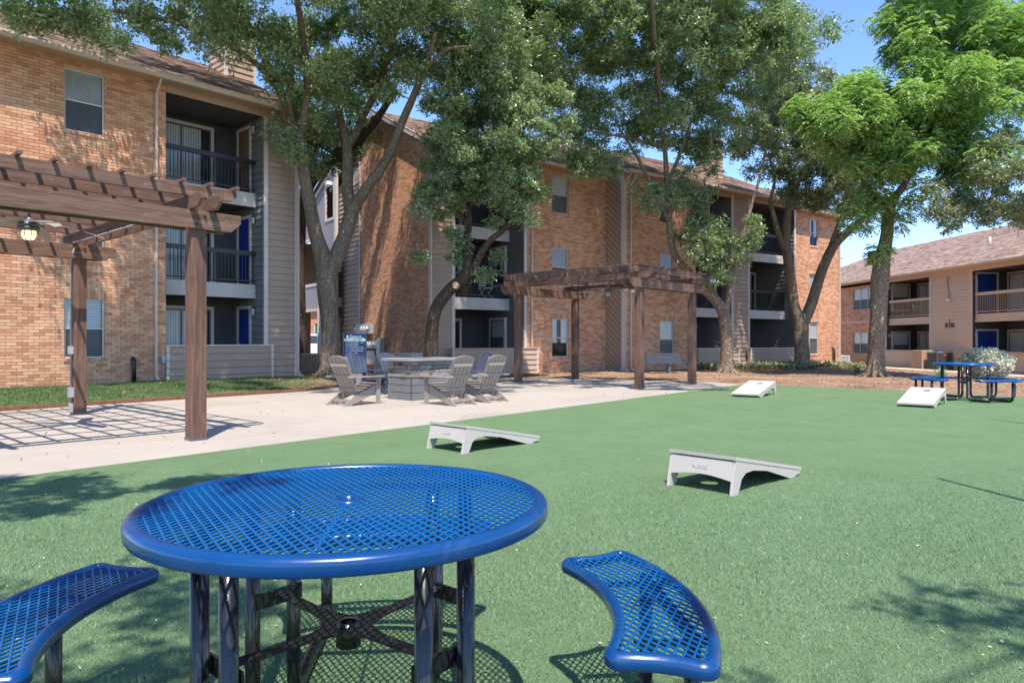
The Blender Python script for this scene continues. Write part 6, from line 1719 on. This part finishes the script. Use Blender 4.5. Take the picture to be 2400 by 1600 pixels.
# T5 bright compound-leaved tree
b = g0(2052, 884, 24.6)
tree('pecan_tree', b, [
    [(b[0], b[1], b[2]-.1, .34)]+L_((2053,860,24.6,.31), (2054,820,24.6,.29), (2058,760,24.6,.29), (2060,700,24.6,.30), (2063,650,24.6,.33), (2070,600,24.6,.27), (2078,550,24.6,.22), (2082,500,24.5,.21), (2095,465,24.4,.15), (2118,435,24.3,.13), (2132,400,24.2,.11), (2150,330,24,.09), (2165,240,23.8,.07), (2170,120,23.6,.05), (2180,20,23.5,.03)),
    L_((2080,505,24.5,.15), (2062,475,24.4,.13), (2040,450,24.3,.115), (2020,415,24.2,.10), (2000,370,24,.07), (1970,320,23.8,.05)),
    L_((2150,330,24,.06), (2200,280,23.7,.05), (2270,240,23.3,.04)), L_((2165,240,23.8,.05), (2120,170,23.6,.04), (2090,90,23.6,.03)), L_((2048,620,24.6,.20), (2046,600,24.6,.19), (2044,588,24.6,.14))],
    [E_(2130,270,23.8,2.9,1.7), E_(1990,290,24,1.6,1.2), E_(2270,230,23.2,2.3,2.0), E_(2215,90,23.6,1.9,1.5), E_(2100,370,24,1.9,.8), E_(2290,380,23,1.6,.8), E_(2240,-60,23.6,2.0,1.5), E_(2340,130,23,1.6,1.5), E_(2020,200,24,1.0,.7), E_(2115,50,24,.6,.8), E_(2050,450,24.2,.5,.5), E_(2395,60,23,.8,.6)],
    310, .55, 105, .1, 'bright green leafy tree with a stout pale trunk in front of the right block', M['bark_tan'], M['leaf_bright'], 81, frond=True, rs=.92, shell=.1,
    extra=[tuple(W(px, py, Y)) for (px, py, Y) in ((1880,240,24), (1860,260,24), (1900,270,24), (2100,520,24.3), (2110,480,24.2), (2020,520,24.2), (2000,500,24.2), (2150,480,24), (2180,440,24), (2060,590,24.3))])
# T6 dark oak reaching in from the right
b = (21.5, 22.0, gz(21.5, 22.0))
tree('oak_tree', b, [
    [(b[0], b[1], b[2]-.1, .45), (21.5, 22, 1.5, .36), (21.2, 22, 3.2, .33), (20.6, 22, 4.8, .26), (19.5, 22, 6.2, .2), (17.8, 22, 7.2, .13), (16, 22, 7.4, .08), (14.5, 22, 7.0, .04)],
    [(20.8, 22, 4.4, .2), (22.0, 22.5, 6.5, .16), (22.3, 22.5, 8.5, .1)], [(19.5, 22, 6.2, .12), (18.2, 21.5, 6.2, .08), (16.2, 21.5, 5.9, .04)]],
    [E_(2330,420,22,1.9,1.0), E_(2250,450,22,1.0,.6), E_(2440,380,22,2.5,1.8), E_(2400,480,22,1.2,.5), ((22, 22, 8), (3, 3, 2.5))],
    120, .6, 560, .10, 'dark oak crown reaching in from the right edge over the right block roof', M['bark_dark'], M['leaf_olive'], 93, hang=.2,
    extra=[tuple(W(px, py, Y)) for (px, py, Y) in ((2190,470,22), (2200,500,22), (2225,525,22), (2235,505,22), (2300,500,22), (2315,515,22), (2360,490,22), (2180,440,22))])
# oaks standing behind the camera: their boughs shade the foreground turf
tree('oak_tree', (-6.5, -3.0, 0), [[(-6.5, -3, -.1, .4), (-6.4, -2.8, 1.5, .32), (-6.0, -2.2, 3.2, .28), (-5.2, -1.0, 4.8, .2), (-4.3, .4, 6.0, .13), (-3.4, 1.6, 6.8, .07)], [(-6, -2.2, 3.2, .2), (-7, -3, 5.5, .14), (-7.2, -3.4, 7.5, .08)], [(-5.2, -1, 4.8, .14), (-3.4, -1.0, 6, .09), (-1.6, -.7, 6.7, .05)]],
    [((-4.1, 1.9, 6.9), (1.9, 1.1, .5)), ((-4.6, 2.2, 7.1), (1.6, .9, .4)), ((-3.0, 2.5, 6.9), (1.1, .45, .3)), ((-5.4, .9, 6.6), (1.5, 1.2, .8)), ((-1.3, -.6, 6.9), (1.0, .75, .35)), ((-6.5, -3, 7.5), (2.2, 2, 1.4))], 110, .5, 330, .10, 'oak standing behind the camera to the left, shading the turf by the patio', M['bark'], M['leaf'], 105)
tree('oak_tree', (5.2, -4.0, 0), [[(5.2, -4, -.1, .36), (5.1, -3.8, 1.6, .3), (4.7, -3, 3.4, .25), (3.9, -1.8, 5, .12), (3.2, -1.0, 6.1, .05), (2.6, -.5, 6.6, .02)], [(4.7, -3, 3.4, .18), (5.6, -3.4, 5.6, .12), (5.8, -3.5, 7.4, .07)]],
    [((2.55, -.35, 6.7), (.95, .42, .25)), ((4.0, -1.3, 6.6), (1.2, 1.0, .6)), ((5.6, -3.6, 7.4), (1.8, 1.8, 1.2)), ((1.0, -1.0, 6.8), (.5, .4, .2))], 46, .45, 300, .10, 'oak standing behind the camera to the right, shading the lower right turf', M['bark'], M['leaf'], 117)
# trees beyond the blocks
for i, (x, y, h_, r_, l, sd_) in enumerate(((-17, 62, 6.4, 2.6, 'light green tree framed by the upper opening of the stair tower', 5), (27.5, 62, 8.2, 3.4, 'green tree behind the gap between the middle block and the right block', 6), (36, 69, 9.8, 3.2, 'tree crown showing above the right block roof ridge near the pecan trunk', 7), (21.5, 66, 6.4, 2.8, 'low round tree beyond the right end of the middle block', 8))):
    tree('far_tree', (x, y, 0), [[(x, y, -.1, .3), (x+.1, y, h_*.4, .22), (x, y, h_*.8, .1)]], [((x, y, h_*.75), (r_, r_, r_*.8)), ((x+r_*.6, y-.5, h_*.6), (r_*.6, r_*.6, r_*.5)), ((x-r_*.6, y, h_*.62), (r_*.6, r_*.6, r_*.5))],
         70, .8, 240, .20, l, M['bark_dark'], M['leaf_far'], 130+sd_, 'trees beyond the buildings', flare=False)

# ================================================================== LOW PLANTS
b = W(2311, 885, 23.6); b = (b.x, b.y, gz(b.x, b.y))
def bush(c, rx, rz, n, size, label, mat, seed, name='round_bush'):
    root = empty(name, TR(*c), label, 'bush'); r = np.random.default_rng(seed)
    d = r.normal(0, 1, (n, 3)); d /= np.linalg.norm(d, axis=1)[:, None]; f = r.uniform(.55, 1.0, n)**.5*(1+.07*np.sin(d[:, 0]*9)*np.cos(d[:, 2]*8+d[:, 1]*5))
    P = np.array([c[0], c[1], c[2]+rz*.96])+d*f[:, None]*np.array([rx, rx, rz]); P = P[P[:, 2] > c[2]+.02]
    v = leaf_cloud(P, np.full(len(P), .03), 1, size, .5, seed+1)
    mesh_np('foliage', v, 4, mat, None, root)
    mb = MB().mat(M['bark_dark']); rr = random.Random(seed)
    for k in range(22):
        a = rr.uniform(0, 6.28); e = rr.uniform(.3, 1.4); q = Vector((math.cos(a)*math.cos(e)*rx*.85, math.sin(a)*math.cos(e)*rx*.85, rz*.9+math.sin(e)*rz*.8)); mb.tube([Vector(c), Vector(c)+q*.45+Vector((0, 0, .05)), Vector(c)+q], [.02, .013, .005], 5)
    mb.build('stems', None, root, TR(0, 0)); return root
bush(b, .82, .56, 15000, .10, 'pale variegated rounded bush behind the distant blue picnic table', M['leaf_varieg'], 7)
def strap_plant(x, y, label, n, L, seed):
    z = gz(x, y); root = empty('strap_leaf_plant', TR(x, y, z), label, 'plant', 'low strap leaved plants'); rr = random.Random(seed); mb = MB().mat(M['palm'])
    for i in range(n):
        a = rr.uniform(0, 6.28); e = rr.uniform(.4, 1.3); l = L*rr.uniform(.6, 1.1); nn = Vector((-math.sin(a), math.cos(a), 0)); pr = None
        for k in range(5):
            t = k/4; p = Vector((x+math.cos(a)*math.cos(e)*l*t, y+math.sin(a)*math.cos(e)*l*t, z+math.sin(e)*l*t-.25*l*t*t)); w = .016*(1-t*.85)
            if pr: mb.quad(pr[0]-nn*pr[1], pr[0]+nn*pr[1], p+nn*w, p-nn*w)
            pr = (p, w)
    mb.build('leaves', None, root, TR(0, 0)); return root
p = W(2205, 884, 22.5); strap_plant(p.x, p.y, 'spiky green plant at the foot of the bush behind the blue picnic table', 90, .65, 3)
p = W(2008, 872, 27.5); strap_plant(p.x, p.y, 'low pale plant left of the pecan trunk', 80, .5, 4)
p = W(2030, 875, 26.8); strap_plant(p.x, p.y, 'small low plant right beside the foot of the pecan trunk', 50, .4, 5)
# ivy bed under the two middle oaks
pp = []; rr = random.Random(9)
while len(pp) < 16000:
    s = rr.uniform(24.5, 37); t = rr.uniform(-5.0, -1.35); q = u2*s+w2*(22.1+t)
    if t < -1.35-3.2*math.sin(math.pi*min(1, max(0, (s-24.3)/12.5)))**.6: continue
    if math.sin(q.x*2.1)*math.cos(q.y*1.7)+rr.uniform(-1, 1.3) < -.4: continue
    pp.append((q.x, q.y, gz_full(q.x, q.y)+rr.uniform(.02, .20)))
scatter_leaves('ivy_bed', np.array(pp), .11, M['leaf_ivy'], 'low ivy ground cover along the middle block wall', 'ground cover', .6)
# lawn strip along the left block
pp = []
rr = random.Random(12)
while len(pp) < 60000:
    s = rr.uniform(-9, 3.9); t = rr.uniform(-7.5, -.08); q = F1.pt(s, t)
    d1 = -0.785*(q.x+9.0)+0.62*(q.y-12.4)
    if d1 < .12 or pdist(q.x, q.y, PATIO) < .1: continue
    if rr.random() < smooth01((s-1.0)/3.4)*.93: continue
    if math.sin(q.x*2.3+1)*math.cos(q.y*1.9)+rr.uniform(-1, 1) < -.9: continue
    pp.append((q.x, q.y, gz_full(q.x, q.y)-.005))
o = blades('lawn_grass', np.array(pp), .055, .012, M['grass'], .8); tag(o, 'patchy green lawn along the left brick wall', 'grass', kind='stuff')
